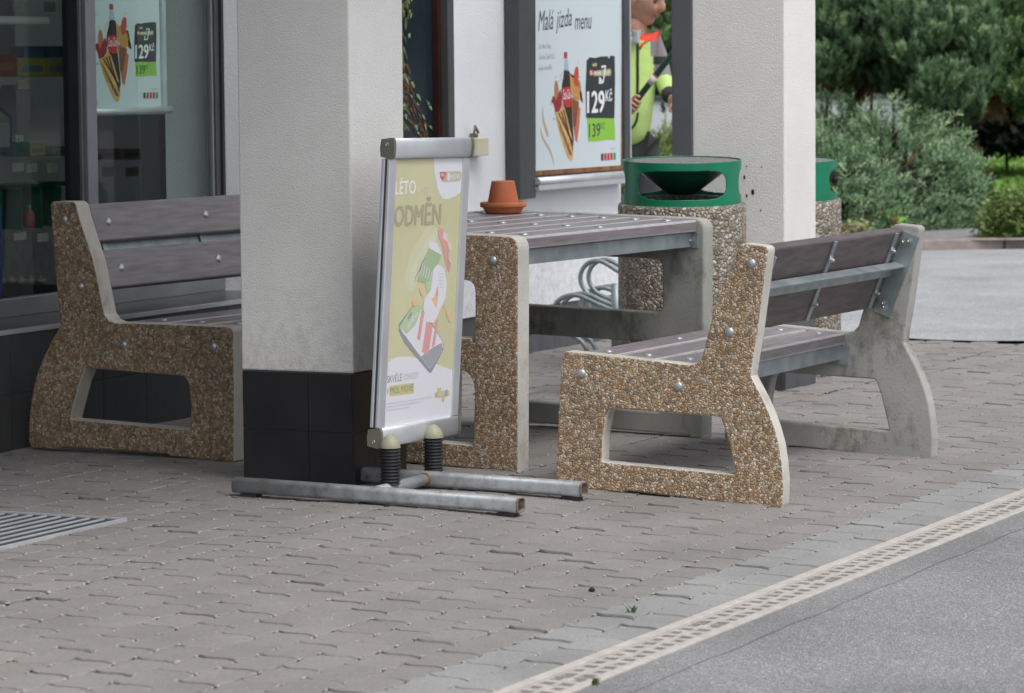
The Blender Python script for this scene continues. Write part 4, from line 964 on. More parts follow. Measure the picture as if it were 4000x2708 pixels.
MB().tube([RI @ Vector((14.2, a.y, 0)), RI @ Vector((14.2, a.y, .35))], .02, 12).build('post', M['galv'], rk)

# ---------------------------------------------------------------- spring-mounted poster stand
SW_, SH_ = .54, .83
srot = Euler((R(3.1353), R(1.0555), R(-.9674)), 'XYZ')
# fitted rotation is Rz*Ry*Rx
sp0 = Vector((9.547, 4.996, .2147))
st = thing('poster_stand', 'silver framed pavement poster stand on two black springs in front of the column', 'poster stand', sp0, srot)
SMt = st.matrix_basis
fw = .045
def bx(name, a, c, m, bev=.003, par=st): return MB().b2(a, c, bev).build(name, m, par)
H1 = .83
for u in (0, SW_-fw):
    fr_ = bx('side_profile', (u, -.0015, 0), (u+fw, .0105, H1), M['alu'], .003)
    bx('side_groove', (u+.002, .011, 0), (u+fw-.004, .0165, H1), M['frame'], 0, fr_); bx('side_profile_back', (u, .017, 0), (u+fw, .029, H1), M['alu'], .003, fr_)
bx('poster_back', (fw-.006, .006, 0), (SW_-fw+.006, .022, H1), M['alu_dark'], 0)
def rail(name, z0, z1, flip):
    b = MB(); n = 12; prof = []
    for k in range(n+1):
        a = math.pi*k/n; prof.append((-.002-.009*math.sin(a)**.6 if 0 < k < n else -.002, z0+(z1-z0)*(.5-.5*math.cos(a))))
    prof += [(.031, z1-.006), (.034, (z0+z1)/2), (.031, z0+.006)]
    vs = [b.b.verts.new((.012, y, z)) for y, z in prof]; ws = [b.b.verts.new((SW_-.012, y, z)) for y, z in prof]; m = len(prof)
    for k in range(m): f = b.b.faces.new((vs[k], vs[(k+1) % m], ws[(k+1) % m], ws[k])); f.smooth = k < n
    b.b.faces.new(vs[::-1]); b.b.faces.new(ws)
    r_ = b.build(name, M['alu'], st)
    for u0, u1 in ((-.001, .0125), (SW_-.0125, SW_+.001)):
        b = MB(); p2 = [(y*1.1-.0015, (z-(z0+z1)/2)*1.04+(z0+z1)/2) for y, z in prof]
        vs = [b.b.verts.new((u0, y, z)) for y, z in p2]; ws = [b.b.verts.new((u1, y, z)) for y, z in p2]
        for k in range(m): b.b.faces.new((vs[k], vs[(k+1) % m], ws[(k+1) % m], ws[k]))
        b.b.faces.new(vs[::-1]); b.b.faces.new(ws)
        cp = b.build('end_cap', M['khaki'], r_)
        MB().lathe([(.006, -.001), (.006, .0015), (.004, .002), (.0035, .0005), (0, .0005)], (u0, .012, z0+(z1-z0)*.68 if z0 > .3 else z0+(z1-z0)*.3), 14, Matrix.Rotation(R(-90), 3, 'Y')).build('screw', M['nut'], cp)
    return r_
rail('top_rail', H1+.0005, H1+.064, 0); rail('bottom_rail', -.062, -.0005, 1)
# poster sheet and print
n_ = SMt.to_3x3() @ Vector((0, -1, 0)); Ps = Plane(st, SMt @ Vector((0, .005, 0)), n_)
C1 = lambda x, y: (1500+x/2.81, 540+y/2.81)          # zoom of the upper half
C2 = lambda x, y: (1450+x/2.3125, 1080+y/2.3125)     # zoom of the lower half
IK = dict(ol=noisy('poster_olive', (.56, .54, .32), (.64, .62, .41), 2.5, .35), wh=ink('poster_lilac_white', (.74, .74, .80), .3), gl=ink('poster_pale_glow', (.66, .66, .50), .35), odm=ink('faded_brown', (.40, .38, .27), .35),
          red=ink('faded_red', (.70, .36, .34), .35), grn=ink('faded_green', (.38, .50, .30), .35), gr2=ink('faded_green2', (.47, .60, .36), .35), org=ink('faded_orange', (.78, .5, .3), .35), lil=ink('pale_lilac', (.62, .62, .66), .35),
          ph=ink('phone_grey', (.36, .38, .42), .35), ph2=ink('phone_dark', (.30, .32, .35), .35), tx=ink('faded_black', (.25, .25, .28), .35), tx2=ink('faded_grey', (.5, .5, .54), .35), hl=ink('highlight_yellow', (.58, .56, .27), .35), glow=ink('glow2', (.64, .63, .44), .35), pk=ink('pale_pink', (.75, .6, .6), .35), bd=ink('badge_olive', (.52, .5, .36), .35), br=ink('badge_red', (.6, .12, .13), .35))
Ps.poly('poster_sheet', [C1(128, 232), C1(878, 214), C1(805, 1573), C2(746, 840), C2(720, 1290), (1500, 1674), C2(118, 1370), C2(145, 760)], IK['ol'], 0)
Ps.poly('poster_glow', [C1(500, 960), C1(600, 1010), C1(560, 1130), C1(500, 1230), C1(440, 1330), C1(360, 1573), C2(420, 60), C2(380, 130), C2(330, 120), C2(300, 20), C1(240, 1480), C1(300, 1250), C1(420, 1060)], IK['glow'], 1, 3)
Ps.poly('poster_glow', [C1(520, 1060), C1(580, 1120), C1(500, 1220), C1(430, 1330), C1(380, 1520), C1(330, 1573), C2(390, 60), C2(350, 80), C1(300, 1440), C1(400, 1240)], IK['gl'], 2, 3)
Ps.poly('white_field', [C1(545, 224), C1(878, 214), C1(862, 580), C1(780, 640), C1(700, 668), C1(640, 664), C1(590, 560), C1(556, 380)], IK['wh'], 2)
Ps.poly('white_field', [C2(152, 790), C2(175, 752), C2(240, 726), C2(340, 724), C2(440, 745), C2(560, 780), C2(744, 852), C2(722, 1300), (1500, 1676), C2(112, 1382), C2(128, 1100)], IK['wh'], 2)
Ps.poly('badge', catmull([C1(615, 400), C1(640, 372), C1(820, 362), C1(846, 385), C1(844, 450), C1(820, 472), C1(700, 482), C1(640, 474)], 2), IK['bd'], 4)
Ps.poly('badge', [C1(612, 372), C1(684, 370), C1(676, 420), C1(640, 470), C1(618, 430)], IK['br'], 5)
Ps.text('MOL', C1(624, 420), C1(664, 418), C1(624, 388), K['w'], 6, .03)
Ps.text('MOVE', C1(730, 460), C1(836, 450), C1(730, 400), IK['wh'], 6, .04)
Ps.poly('badge', catmull([C1(694, 440), C1(700, 390), C1(715, 385), C1(724, 400), C1(722, 455), C1(708, 472)], 3), IK['wh'], 6)
Ps.text('LÉTO', C1(124, 622), C1(345, 608), C1(128, 440), K['w'], 4, .025)
Ps.text('PLNÉ', C1(366, 618), C1(495, 612), C1(366, 515), IK['gl'], 4, .04)
Ps.text('ODMĚN', C1(112, 970), C1(618, 945), C1(126, 668), IK['odm'], 4, .035)
# coupons, phone
Ps.poly('coupon', [C1(500, 1130), C1(585, 1150), C1(640, 1290), C1(540, 1240), C1(490, 1200)], IK['wh'], 4)
Ps.poly('coupon', [C1(590, 1010), C1(625, 980), C1(650, 1020), C1(640, 1080), C1(690, 1110), C1(700, 1200), C1(716, 1230), C1(700, 1330), C1(690, 1380), C1(730, 1370), C1(738, 1400), C1(712, 1478), C1(690, 1420), C1(660, 1300), C1(640, 1180), C1(610, 1110)], IK['red'], 5)
Ps.poly('coupon', [C1(655, 1030), C1(690, 1040), C1(700, 1120), C1(745, 1170), C1(740, 1250), C1(716, 1230), C1(690, 1130), C1(640, 1100)], IK['pk'], 6)
Ps.poly('coupon', [C1(490, 1205), C1(630, 1280), C1(590, 1400), C1(560, 1573), C2(500, 60), C2(430, 50), C1(370, 1573), C1(400, 1440)], IK['grn'], 5)
Ps.many('coupon_print', [[C1(420+i*26, 1370+i*22), C1(430+i*26, 1376+i*22), C1(405+i*26, 1500+i*18), C1(396+i*26, 1494+i*18)] for i in range(5)], IK['lil'], 6)
Ps.poly('coupon', [C2(490, 50), C2(560, 40), C2(545, 110), C2(515, 150), C2(490, 100)], IK['gr2'], 6)
Ps.poly('coupon', [C2(560, -60), C2(600, -110), C2(660, -70), C2(682, 60), C2(670, 200), C2(620, 300), C2(585, 390), C2(550, 440), C2(510, 420), C2(470, 300), C2(480, 200), C2(540, 120)], IK['wh'], 7)
Ps.poly('coupon', [C2(600, 80), C2(606, 180), C2(590, 290), C2(540, 200), C2(570, 190)], IK['org'], 8)
Ps.poly('coupon', [C2(600, 80), C2(608, 170), C2(580, 180)], IK['red'], 9)
Ps.many('small_print', [[C2(610+i*12, -30+j*30), C2(618+i*12, -32+j*30), C2(617+i*12, -14+j*30), C2(609+i*12, -12+j*30)] for i in range(4) for j in range(5)] , IK['lil'], 8)
for cx, cy, w, h in ((455, 140, 13, 42), (395, 240, 25, 34), (700, 360, 14, 56), (665, 280, 9, 22)):
    Ps.poly('coin', [C2(cx+w*math.cos(a*.4488)+h*.25*math.sin(a*.4488), cy+h*math.sin(a*.4488)) for a in range(14)], IK['org'], 8)
Ps.poly('phone', [C2(250, 490), C2(252, 430), C2(370, 270), C2(430, 258), C2(480, 320), C2(640, 570), C2(658, 620), C2(650, 670), C2(545, 868), C2(525, 872), C2(440, 770), C2(300, 600)], IK['ph2'], 4)
Ps.poly('phone_screen', [C2(256, 455), C2(368, 282), C2(430, 262), C2(640, 580), C2(652, 630), C2(640, 670), C2(530, 835), C2(420, 690), C2(280, 500)], IK['wh'], 5)
Ps.poly('phone_screen', [C2(640, 600), C2(645, 660), C2(530, 830), C2(450, 725), C2(500, 690), C2(560, 640)], IK['ph'], 6)
Ps.poly('phone_screen', [C2(256, 455), C2(368, 282), C2(430, 262), C2(452, 300), C2(400, 440), C2(320, 520)], IK['gr2'], 6)
Ps.text('ODMĚNY', C2(330, 478), C2(430, 345), C2(310, 440), IK['wh'], 8, .03)
Ps.poly('phone_camera', [C2(325, 385), C2(355, 330), C2(372, 325), C2(368, 345), C2(338, 388)], IK['ph2'], 8)
for P_ in ([(455, 310), (480, 330), (440, 580), (415, 560)], [(498, 410), (560, 420), (520, 690), (490, 706), (460, 680)], [(590, 380), (606, 400), (575, 620), (545, 645)]):
    Ps.poly('red_ribbon', [C2(*q) for q in P_], IK['red'], 7)
Ps.text('SKVĚLÉ', C2(144, 962), C2(276, 944), C2(146, 878), IK['tx'], 5, 0)
Ps.text('VÝHODY', C2(290, 944), C2(428, 918), C2(292, 868), IK['tx2'], 5, 0)
Ps.poly('highlight', [C2(166, 990), C2(386, 960), C2(386, 1056), C2(164, 1084)], IK['hl'], 4)
Ps.text('V', C2(140, 1070), C2(160, 1068), C2(142, 1010), IK['tx'], 5); Ps.text('MOL MOVE', C2(174, 1062), C2(378, 1034), C2(176, 1002), IK['tx'], 6)
for i, (x1, s_) in enumerate(((548, 'NOVÉ REGISTROVANÝM ZÁKAZNÍKŮM DÁVÁME VÝHODY'), (450, 'ZA NÁKUPY A BODOVÁNÍ V MOBILNÍ APLIKACI'), (342, 'VÍCE INFORMACÍ NA WEBU'))):
    Ps.text(s_, C2(136, 1160+i*30), C2(x1, 1160+i*30-(x1-136)*.155), C2(136, 1144+i*30), IK['tx2'], 5)
Ps.poly('badge', [C2(595, 1010), C2(632, 1005), C2(632, 1034), C2(600, 1040)], IK['hl'], 5)
Ps.poly('badge', catmull([C2(575, 1060), C2(600, 1042), C2(690, 1030), C2(706, 1045), C2(700, 1080), C2(610, 1095), C2(580, 1092)], 2), IK['hl'], 5)
Ps.poly('badge', [C2(640, 1085), C2(665, 1080), C2(658, 1136), C2(640, 1136)], IK['hl'], 6)
Ps.poly('badge', [C2(574, 1055), C2(600, 1050), C2(598, 1080), C2(586, 1092), C2(576, 1078)], IK['red'], 7)
Ps.text('MOVE', C2(612, 1080), C2(660, 1072), C2(612, 1056), IK['wh'], 7, .03)
Ps.poly('badge', [C2(668, 1030), C2(690, 1020), C2(686, 1080), C2(664, 1086)], IK['ph'], 7)
# base: two long tubes, cross tube, springs, clamps
si = SMt.inverted()
def stp(bld, name, mats, parent=st):
    bmesh.ops.transform(bld.b, matrix=si, verts=bld.b.verts[:]); return bld.build(name, mats, parent)
def rrect(r, k=4, n=6):      # rounded square section
    out = []
    for q in range(4):
        cx, cy = ((1, 1), (-1, 1), (-1, -1), (1, -1))[q]
        for i in range(n): a = math.pi/2*(q+i/(n-1)); out.append((cx*r*.45+r*.55*math.cos(a), cy*r*.45+r*.55*math.sin(a)))
    return out
def bar(p0, p1, r):
    b = MB(); p0, p1 = Vector(p0), Vector(p1); d = (p1-p0).normalized(); s_ = d.cross(Vector((0, 0, 1))).normalized(); u_ = s_.cross(d)
    R0 = [[b.b.verts.new(p + s_*x*kk + u_*y*kk) for x, y in rrect(r)] for p, kk in ((p0, 1), (p1, 1), (p1-d*.001, .88), (p1-d*.09, .88))]
    for A, B in zip(R0, R0[1:]):
        for k in range(len(A)): f = b.b.faces.new((A[k], A[(k+1) % len(A)], B[(k+1) % len(A)], B[k])); f.smooth = True
    b.b.faces.new(R0[0][::-1]); return b
br = .0235; zc0 = br+.012
nb0 = onZ(920, 1893, zc0); nb1 = onZ(2036, 1975, zc0)
def gzz(p): return Vector((p.x, p.y, zc0+gz(p.y)))
nb0, nb1 = gzz(nb0), gzz(onZ(2036, 1974, zc0+gz(4.43)))
B1 = stp(bar(nb0, nb1, br), 'base_tube', M['bar'])
f1 = gzz(onZ(2284, 1913, zc0+gz(4.4))); fd = (nb0-nb1).normalized(); f0 = f1+fd*(nb0-nb1).length
B2_ = stp(bar(f0, f1, br), 'base_tube', M['bar'])
for B_, a, c in ((B1, nb0, nb1), (B2_, f0, f1)):
    for t_ in (.055, .955):
        p = a.lerp(c, t_); b = MB(); yaw = math.atan2((c-a).y, (c-a).x); b.box((p.x, p.y, p.z-br-.0065), (.06, .04, .013), .003, Matrix.Rotation(yaw, 3, 'Z')); stp(b, 'rubber_foot', M['rubber'], B_)
    # rusty tube mouth
    d = (c-a).normalized(); s_ = d.cross(Vector((0, 0, 1))).normalized(); u_ = s_.cross(d); b = MB()
    RR = [[b.b.verts.new(c+d*o_+s_*x*k_+u_*y*k_) for x, y in rrect(br)] for o_, k_ in ((-.006, 1.015), (.0006, 1.015), (.0006, .86), (-.02, .86))]
    for A, Bq in zip(RR, RR[1:]):
        for k in range(len(A)): b.b.faces.new((A[k], A[(k+1) % len(A)], Bq[(k+1) % len(A)], Bq[k]))
    stp(b, 'tube_end', noisy('end_rust', (.08, .05, .03), (.36, .3, .25), 60, .7), B_)
ym = 4.955
def onbar(a, c, y): t_ = (y-a.y)/(c.y-a.y); return a.lerp(c, t_)
ca, cb = onbar(nb0, nb1, ym), onbar(f0, f1, ym+.01)
cbm = (cb-ca).normalized()
b = MB(); b.tube([ca+cbm*br*.9, cb-cbm*br*.9], br*.8, 24); CB = stp(b, 'cross_tube', M['bar'])
b = MB(); b.tube([cb-cbm*(br+.012), cb-cbm*br*.8], br*.87, 20); stp(b, 'rusty_weld', M['rust'], CB)
for px_ in (1529, 1706):
    t_ = (onY(px_, 1850, ym).x - ca.x)/(cb.x-ca.x); p = ca.lerp(cb, t_); z0 = p.z+br*.6; z1 = z0+.112
    prof = []; nr = 11
    for k in range(nr*8+1):
        u_ = k/8*2*math.pi; prof.append((.0295+.0030*math.cos(u_), z0+(z1-z0)*k/(nr*8)))
    b = MB(); b.lathe([(0, z0)]+prof+[(0, z1)], (p.x, p.y, 0), 36); S_ = stp(b, 'spring', M['rubber'])
    b = MB(); b.lathe([(.0325, z1), (.0325, z1+.004), (.031, z1+.014), (.023, z1+.027), (.012, z1+.038), (.004, z1+.042), (0, z1+.043)], (p.x, p.y, 0), 32); stp(b, 'clamp_cone', M['khaki_pale'], S_)

exec_tail = True

# ================================================================ beyond the forecourt: kerb, path, lawn, planting
KZ = .075
k0 = Vector((23.014, 7.783, 0)); kd = (Vector((23.43, 7.206, 0))-k0).normalized(); kn = Vector((-kd.y, kd.x, 0))
if kn.x < 0: kn = -kn
def kp(s_, o_): return k0+kd*s_+kn*o_
M['kerb'] = noisy('pinkish_granite_kerb', (.2, .165, .15), (.32, .27, .25), 12, .85, bscale=90, bdist=.003)
kb = MB()
for i in range(-14, 16):
    a = kp(i*1.0+.57, 0); c = (kp(i+.575, 0)+kp(i+1.57-.008, .15))/2; yaw = math.atan2(kd.y, kd.x)
    kb.box((c.x, c.y, KZ/2-.05), (.992, .15, KZ+.1), .012, Matrix.Rotation(yaw, 3, 'Z'))
setp(kb.build('kerb', M['kerb'], None), kind='structure')
def strip(name, s0, s1, o0, o1, z, mat, ns=2):
    rows = [[tuple(kp(s0+(s1-s0)*i/ns, o_)+Vector((0, 0, z))) for i in range(ns+1)] for o_ in (o0, o1)]
    return sheet(name, rows, mat)
M['lawn'] = noisy('lawn', (.10, .20, .035), (.17, .30, .06), 3, .95, bscale=60, bdist=.03)
strip('lawn', -40, 9, .145, 90, KZ-.012, M['lawn'])
M['path'] = noisy('grey_path', (.17, .165, .165), (.27, .26, .255), 20, .9, bscale=60, bdist=.003)
def path():
    pts = [(3560, 940), (4060, 937), (3990, 905), (3860, 880), (3850, 850), (3760, 842), (3640, 868), (3300, 905), (3240, 948)]
    v = [tuple(onZ(x, y, KZ-.006)) for x, y in pts]; o = mesh('path', v, [tuple(range(len(v)))], M['path']); o['kind'] = 'structure'
path()
def litterbed():
    pts = [(3230, 905), (3640, 868), (3760, 842), (3850, 848), (3900, 790), (3860, 760), (3180, 780), (2380, 800), (2380, 905)]
    v = [tuple(onZ(x, y, KZ-.003)) for x, y in pts]; o = mesh('planting_bed', v, [tuple(range(len(v)))], noisy('brown_mulch', (.09, .06, .035), (.25, .18, .11), 25, .95, bscale=50, bdist=.02)); o['kind'] = 'structure'
litterbed()
# grass blades on the lawn that shows
sp = []
for i in range(5200):
    x, y = random.uniform(3800, 4060), 560+200*random.random()**1.3; q = onZ(x, y, KZ-.012)
    if q.x < 60: sp.append((q.x+random.gauss(0, .2), q.y+random.gauss(0, .2), KZ-.02, random.uniform(.6, 1.3)))
tufts('grass', sp, noisy('grass_blade', (.11, .24, .03), (.22, .4, .08), 2, .8), 'short bright lawn grass behind the planting', 5, .07, .012, cat='grass')

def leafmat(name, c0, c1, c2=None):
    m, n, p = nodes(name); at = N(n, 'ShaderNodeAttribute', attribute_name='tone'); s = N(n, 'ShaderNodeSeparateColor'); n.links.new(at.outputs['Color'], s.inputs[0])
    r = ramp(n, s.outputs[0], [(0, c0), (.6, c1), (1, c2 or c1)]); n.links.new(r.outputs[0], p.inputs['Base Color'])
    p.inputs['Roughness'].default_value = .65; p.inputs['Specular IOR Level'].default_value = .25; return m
def leafmesh(name, vs, fs, tn, mat, parent):
    me = bpy.data.meshes.new(name); me.from_pydata([tuple(v) for v in vs], [], fs); me.update()
    at = me.attributes.new('tone', 'FLOAT_COLOR', 'FACE'); at.data.foreach_set('color', [q for t in tn for q in (t, t, t, 1)])
    return link(name, me, parent, [mat])
rv = random.Random(11)
def rdir(): 
    z = rv.uniform(-1, 1); a = rv.uniform(0, 6.283); s = math.sqrt(1-z*z); return Vector((s*math.cos(a), s*math.sin(a), z))
def shoot(vs, fs, tn, p, d, L, R_, tone, nn=54, wn=.006):
    """a pine shoot: needles standing off an axis, like a bottle brush"""
    d = d.normalized(); o = d.orthogonal().normalized(); w = d.cross(o)
    for i in range(nn):
        t = i/nn; a = rv.uniform(0, 6.283); base = p + d*(L*t*.8)
        out = o*math.cos(a)+w*math.sin(a); q = base + out*R_*(1-.35*t)*rv.uniform(.75, 1.1) + d*L*.38*rv.uniform(.7, 1.2)
        sd = (q-base).cross(rdir()).normalized()*wn
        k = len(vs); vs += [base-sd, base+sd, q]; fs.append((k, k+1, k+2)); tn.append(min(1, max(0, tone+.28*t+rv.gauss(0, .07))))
M['pine'] = leafmat('pine_needles', (.012, .035, .016), (.15, .26, .11), (.42, .58, .27))
M['pine2'] = leafmat('pine_needles_bluish', (.012, .036, .02), (.155, .265, .13), (.42, .58, .31))
M['junip'] = leafmat('juniper_sprays', (.035, .07, .033), (.17, .28, .15), (.43, .56, .33))
M['bark'] = noisy('reddish_bark', (.07, .035, .02), (.17, .085, .05), 20, .9, bscale=30, bdist=.01)
def pine(label, clumps, trunk, mat, D, nsh=46, seed=0, far=.5, dead=False):
    rv.seed(seed+5); c0 = atD(trunk[0], trunk[1], D+far); c0.z = 0
    t = thing('pine_tree', label, 'pine tree', c0, group='pines behind the junipers')
    b = MB(); top = atD(trunk[2], trunk[3], D+far)-c0
    b.tube([Vector((0, 0, 0)), top*.35+Vector((.05, 0, 0)), top*.7, top], [.08, .06, .04, .02], 10)
    tr = b.build('trunk', M['bark'], t)
    vs, fs, tn = [], [], []; bb = MB()
    for (px_, py_, rp, dd) in clumps:
        c = atD(px_, py_, D+dd)-c0; r_ = rp/(FPX/(D+dd))
        bb.tube([Vector((0, 0, max(.6, c.z-.35)))+Vector((top.x, top.y, 0))*min(1, c.z/max(.1, top.z)), (c+Vector((top.x*.5, top.y*.5, c.z)))/2-Vector((0, 0, .1)), c], [.014, .010, .006], 6)
        for i in range(nsh//2):          # looser shoots between the tufts
            d = rdir(); q = c + d*r_*rv.uniform(1.0, 1.7); q.z = min(q.z, c.z+r_*.9); L = rv.uniform(.09, .15)
            shoot(vs, fs, tn, q, (d*.3+Vector((0, 0, 1))).normalized(), L, .045, rv.uniform(0, .35), 26, .007)
        for i in range(nsh):
            d = rdir(); d.z = d.z*.8+.25; d.normalize(); q = c + Vector((d.x*r_, d.y*r_, d.z*r_*.8))*rv.uniform(.45, 1.0)
            ax = (d*.55+Vector((0, 0, .9))).normalized(); L = rv.uniform(.09, .15)
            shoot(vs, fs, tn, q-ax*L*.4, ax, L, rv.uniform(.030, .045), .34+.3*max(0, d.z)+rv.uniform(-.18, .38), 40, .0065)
    bb.build('branches', M['bark'], t)
    leafmesh('crown', vs, fs, tn, mat, t)
    return t
def scatter(x0, x1, y0, y1, n, r0, r1, seed, d0=-.5, d1=1.2, mask=None):
    rq = random.Random(seed); out = []
    while len(out) < n:
        x, y = rq.uniform(x0, x1), rq.uniform(y0, y1)
        if mask and not mask(x, y): continue
        out.append((x, y, rq.uniform(r0, r1), rq.uniform(d0, d1)))
    return out
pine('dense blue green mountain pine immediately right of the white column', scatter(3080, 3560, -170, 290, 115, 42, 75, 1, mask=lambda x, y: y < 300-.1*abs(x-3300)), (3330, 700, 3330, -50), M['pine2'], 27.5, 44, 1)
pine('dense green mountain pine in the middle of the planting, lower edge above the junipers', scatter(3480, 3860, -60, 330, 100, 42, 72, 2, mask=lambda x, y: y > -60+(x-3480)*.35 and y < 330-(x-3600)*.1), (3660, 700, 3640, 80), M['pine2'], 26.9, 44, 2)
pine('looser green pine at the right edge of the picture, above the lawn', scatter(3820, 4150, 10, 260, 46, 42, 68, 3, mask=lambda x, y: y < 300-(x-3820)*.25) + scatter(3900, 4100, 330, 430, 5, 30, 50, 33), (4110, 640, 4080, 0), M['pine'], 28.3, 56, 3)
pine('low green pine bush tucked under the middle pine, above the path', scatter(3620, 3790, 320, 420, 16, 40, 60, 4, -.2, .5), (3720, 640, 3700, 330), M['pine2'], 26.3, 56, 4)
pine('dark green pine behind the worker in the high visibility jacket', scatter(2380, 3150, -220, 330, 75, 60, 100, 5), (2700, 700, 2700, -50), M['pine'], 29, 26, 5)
# brown dead twigs under the pines
vs, fs, tn = [], [], []
rq = random.Random(9); rv.seed(3)
for i in range(900):
    x, y = rq.choice([(rq.gauss(3905, 45), rq.gauss(300, 60)), (rq.gauss(3850, 30), rq.gauss(370, 35)), (rq.uniform(3200, 3700), rq.gauss(300, 25)), (rq.uniform(3650, 4000), rq.gauss(60, 40))])
    p = atD(x, y, 28.0+rq.random()); 
    shoot(vs, fs, tn, p, rdir(), .16, .06, .5, 14, .004)
dt = thing('dead_branches', 'reddish brown dead twigs hanging under the right hand pines', 'dead branches', (0, 0, 0))
leafmesh('twigs', vs, fs, tn, leafmat('dead_twigs', (.05, .022, .012), (.16, .08, .045), (.3, .17, .1)), dt)

def juniper(label, D, cx, cy_base, wpx, top, mat, n=420, seed=0, tonek=0):
    """a spreading juniper: arching sprays set over a mound"""
    rv.seed(seed+50); s = FPX/D; c0 = atD(cx, cy_base, D); c0.z = KZ
    t = thing('juniper_shrub', label, 'juniper', c0, group='spreading junipers beyond the kerb')
    Rr = wpx/2/s; H_ = (cy_base-top)/s; n = int(n*1.5)
    b = MB()
    for i in range(7):
        a = i*.9; b.tube([Vector((0, 0, 0)), Vector((math.cos(a)*Rr*.3, math.sin(a)*Rr*.3, H_*.45)), Vector((math.cos(a)*Rr*.6, math.sin(a)*Rr*.6, H_*.62))], [.025, .018, .008], 6)
    b.build('stems', M['bark'], t)
    lob = [(rdir(), rv.uniform(.2, .42)) for _ in range(34)]
    vs, fs, tn = [], [], []
    for i in range(n):
        d = rdir(); d.z = abs(d.z)*1.0; 
        if rv.random() < .25: d.z *= .3
        d.normalize()
        amp = 1.0
        for ld, la in lob: amp += la*max(0, d.dot(ld)-.82)/.18*.55
        amp -= .24
        q = Vector((d.x*Rr, d.y*Rr, d.z*H_*.92))*amp*rv.uniform(.72, 1.0)
        ax = Vector((d.x, d.y, .35+.5*d.z)).normalized()+rdir()*.35; ax.normalize(); L = rv.uniform(.16, .30)
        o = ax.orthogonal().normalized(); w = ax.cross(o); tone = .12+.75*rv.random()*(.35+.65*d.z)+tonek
        p = q-ax*L*.5
        nb_ = 13
        for j in range(nb_):
            t_ = j/nb_; base = p+ax*L*t_ + Vector((0, 0, -.05*t_*t_)); side = 1 if j % 2 else -1
            bd = (o*side*.7+w*rv.gauss(0, .35)+ax*.7).normalized(); bl = L*.34*(1-t_*.6)
            for m_ in range(4):
                bp = base+bd*bl*m_/4; e = bp+(bd+rdir()*.6).normalized()*bl*.38; sd = (e-bp).cross(rdir()).normalized()*.0055
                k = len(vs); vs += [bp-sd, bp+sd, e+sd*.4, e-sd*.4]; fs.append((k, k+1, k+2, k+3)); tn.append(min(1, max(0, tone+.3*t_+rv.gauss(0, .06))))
    leafmesh('foliage', vs, fs, tn, mat, t)
    # dark woody inside
    vs, fs, tn = [], [], []
    for i in range(160):
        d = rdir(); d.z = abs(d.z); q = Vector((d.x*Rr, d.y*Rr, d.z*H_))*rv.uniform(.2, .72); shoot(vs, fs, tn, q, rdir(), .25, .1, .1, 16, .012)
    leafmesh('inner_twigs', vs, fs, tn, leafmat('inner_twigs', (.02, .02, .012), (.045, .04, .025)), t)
    return t
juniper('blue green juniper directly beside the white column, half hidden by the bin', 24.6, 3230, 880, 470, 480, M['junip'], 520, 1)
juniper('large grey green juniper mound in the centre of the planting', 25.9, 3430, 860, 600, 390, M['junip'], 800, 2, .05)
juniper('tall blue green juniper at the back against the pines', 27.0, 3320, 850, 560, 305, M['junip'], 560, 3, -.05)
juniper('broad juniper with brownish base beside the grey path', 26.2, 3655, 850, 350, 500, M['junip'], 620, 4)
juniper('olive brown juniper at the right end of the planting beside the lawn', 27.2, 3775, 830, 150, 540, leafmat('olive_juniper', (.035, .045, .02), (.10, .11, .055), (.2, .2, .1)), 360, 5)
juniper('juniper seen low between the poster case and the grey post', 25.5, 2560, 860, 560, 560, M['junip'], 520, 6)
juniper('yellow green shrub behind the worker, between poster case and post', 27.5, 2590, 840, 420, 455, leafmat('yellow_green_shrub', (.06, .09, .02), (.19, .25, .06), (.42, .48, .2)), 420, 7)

def leafy(label, D, cx, cyb, wpx, top, n, seed, mat, leaf=.022, cat='shrub', name='leafy_shrub'):
    rv.seed(seed); s = FPX/D; c0 = atD(cx, cyb, D); c0.z = KZ-.01; t = thing(name, label, cat, c0); Rr = wpx/2/s; H_ = (cyb-top)/s
    b = MB()
    for i in range(9):
        a = i*.7; b.tube([Vector((0, 0, 0)), Vector((math.cos(a)*Rr*.5, math.sin(a)*Rr*.5, H_*.7))], [.006, .003], 5)
    b.build('stems', M['bark'], t); vs, fs, tn = [], [], []
    for i in range(n):
        d = rdir(); d.z = abs(d.z); q = Vector((d.x*Rr, d.y*Rr, d.z*H_))*rv.uniform(.5, 1)*(1+.18*math.sin(d.x*9+d.y*7)*math.sin(d.z*8)); a = (rdir()+d*.6).normalized(); o = a.orthogonal().normalized()
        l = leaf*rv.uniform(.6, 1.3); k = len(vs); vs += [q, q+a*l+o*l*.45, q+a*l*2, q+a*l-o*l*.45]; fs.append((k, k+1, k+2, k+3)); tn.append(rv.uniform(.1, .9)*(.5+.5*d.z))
    leafmesh('foliage', vs, fs, tn, mat, t); return t
M['leafy'] = leafmat('small_leaves', (.04, .075, .015), (.14, .2, .05), (.38, .42, .2))
leafy('low yellow green shrub at the right edge just behind the kerb', 24.6, 3960, 925, 290, 735, 3600, 1, M['leafy'])
leafy('bright green young maple shoot growing in front of the junipers', 23.9, 3492, 860, 66, 690, 34, 2, leafmat('maple_green', (.09, .22, .03), (.18, .38, .05)), .03, 'sapling', 'sapling')
leafy('bright green leafy twig lying over the lawn edge at the right', 26.3, 3900, 690, 110, 600, 60, 4, leafmat('twig_green', (.10, .24, .03), (.22, .42, .07)), .04, 'twig', 'leafy_twig')
leafy('pale flowering weeds at the foot of the junipers', 24.0, 3330, 900, 200, 800, 500, 3, leafmat('pale_weed', (.12, .14, .06), (.3, .32, .16), (.6, .6, .35)), .02, 'weeds', 'weeds')

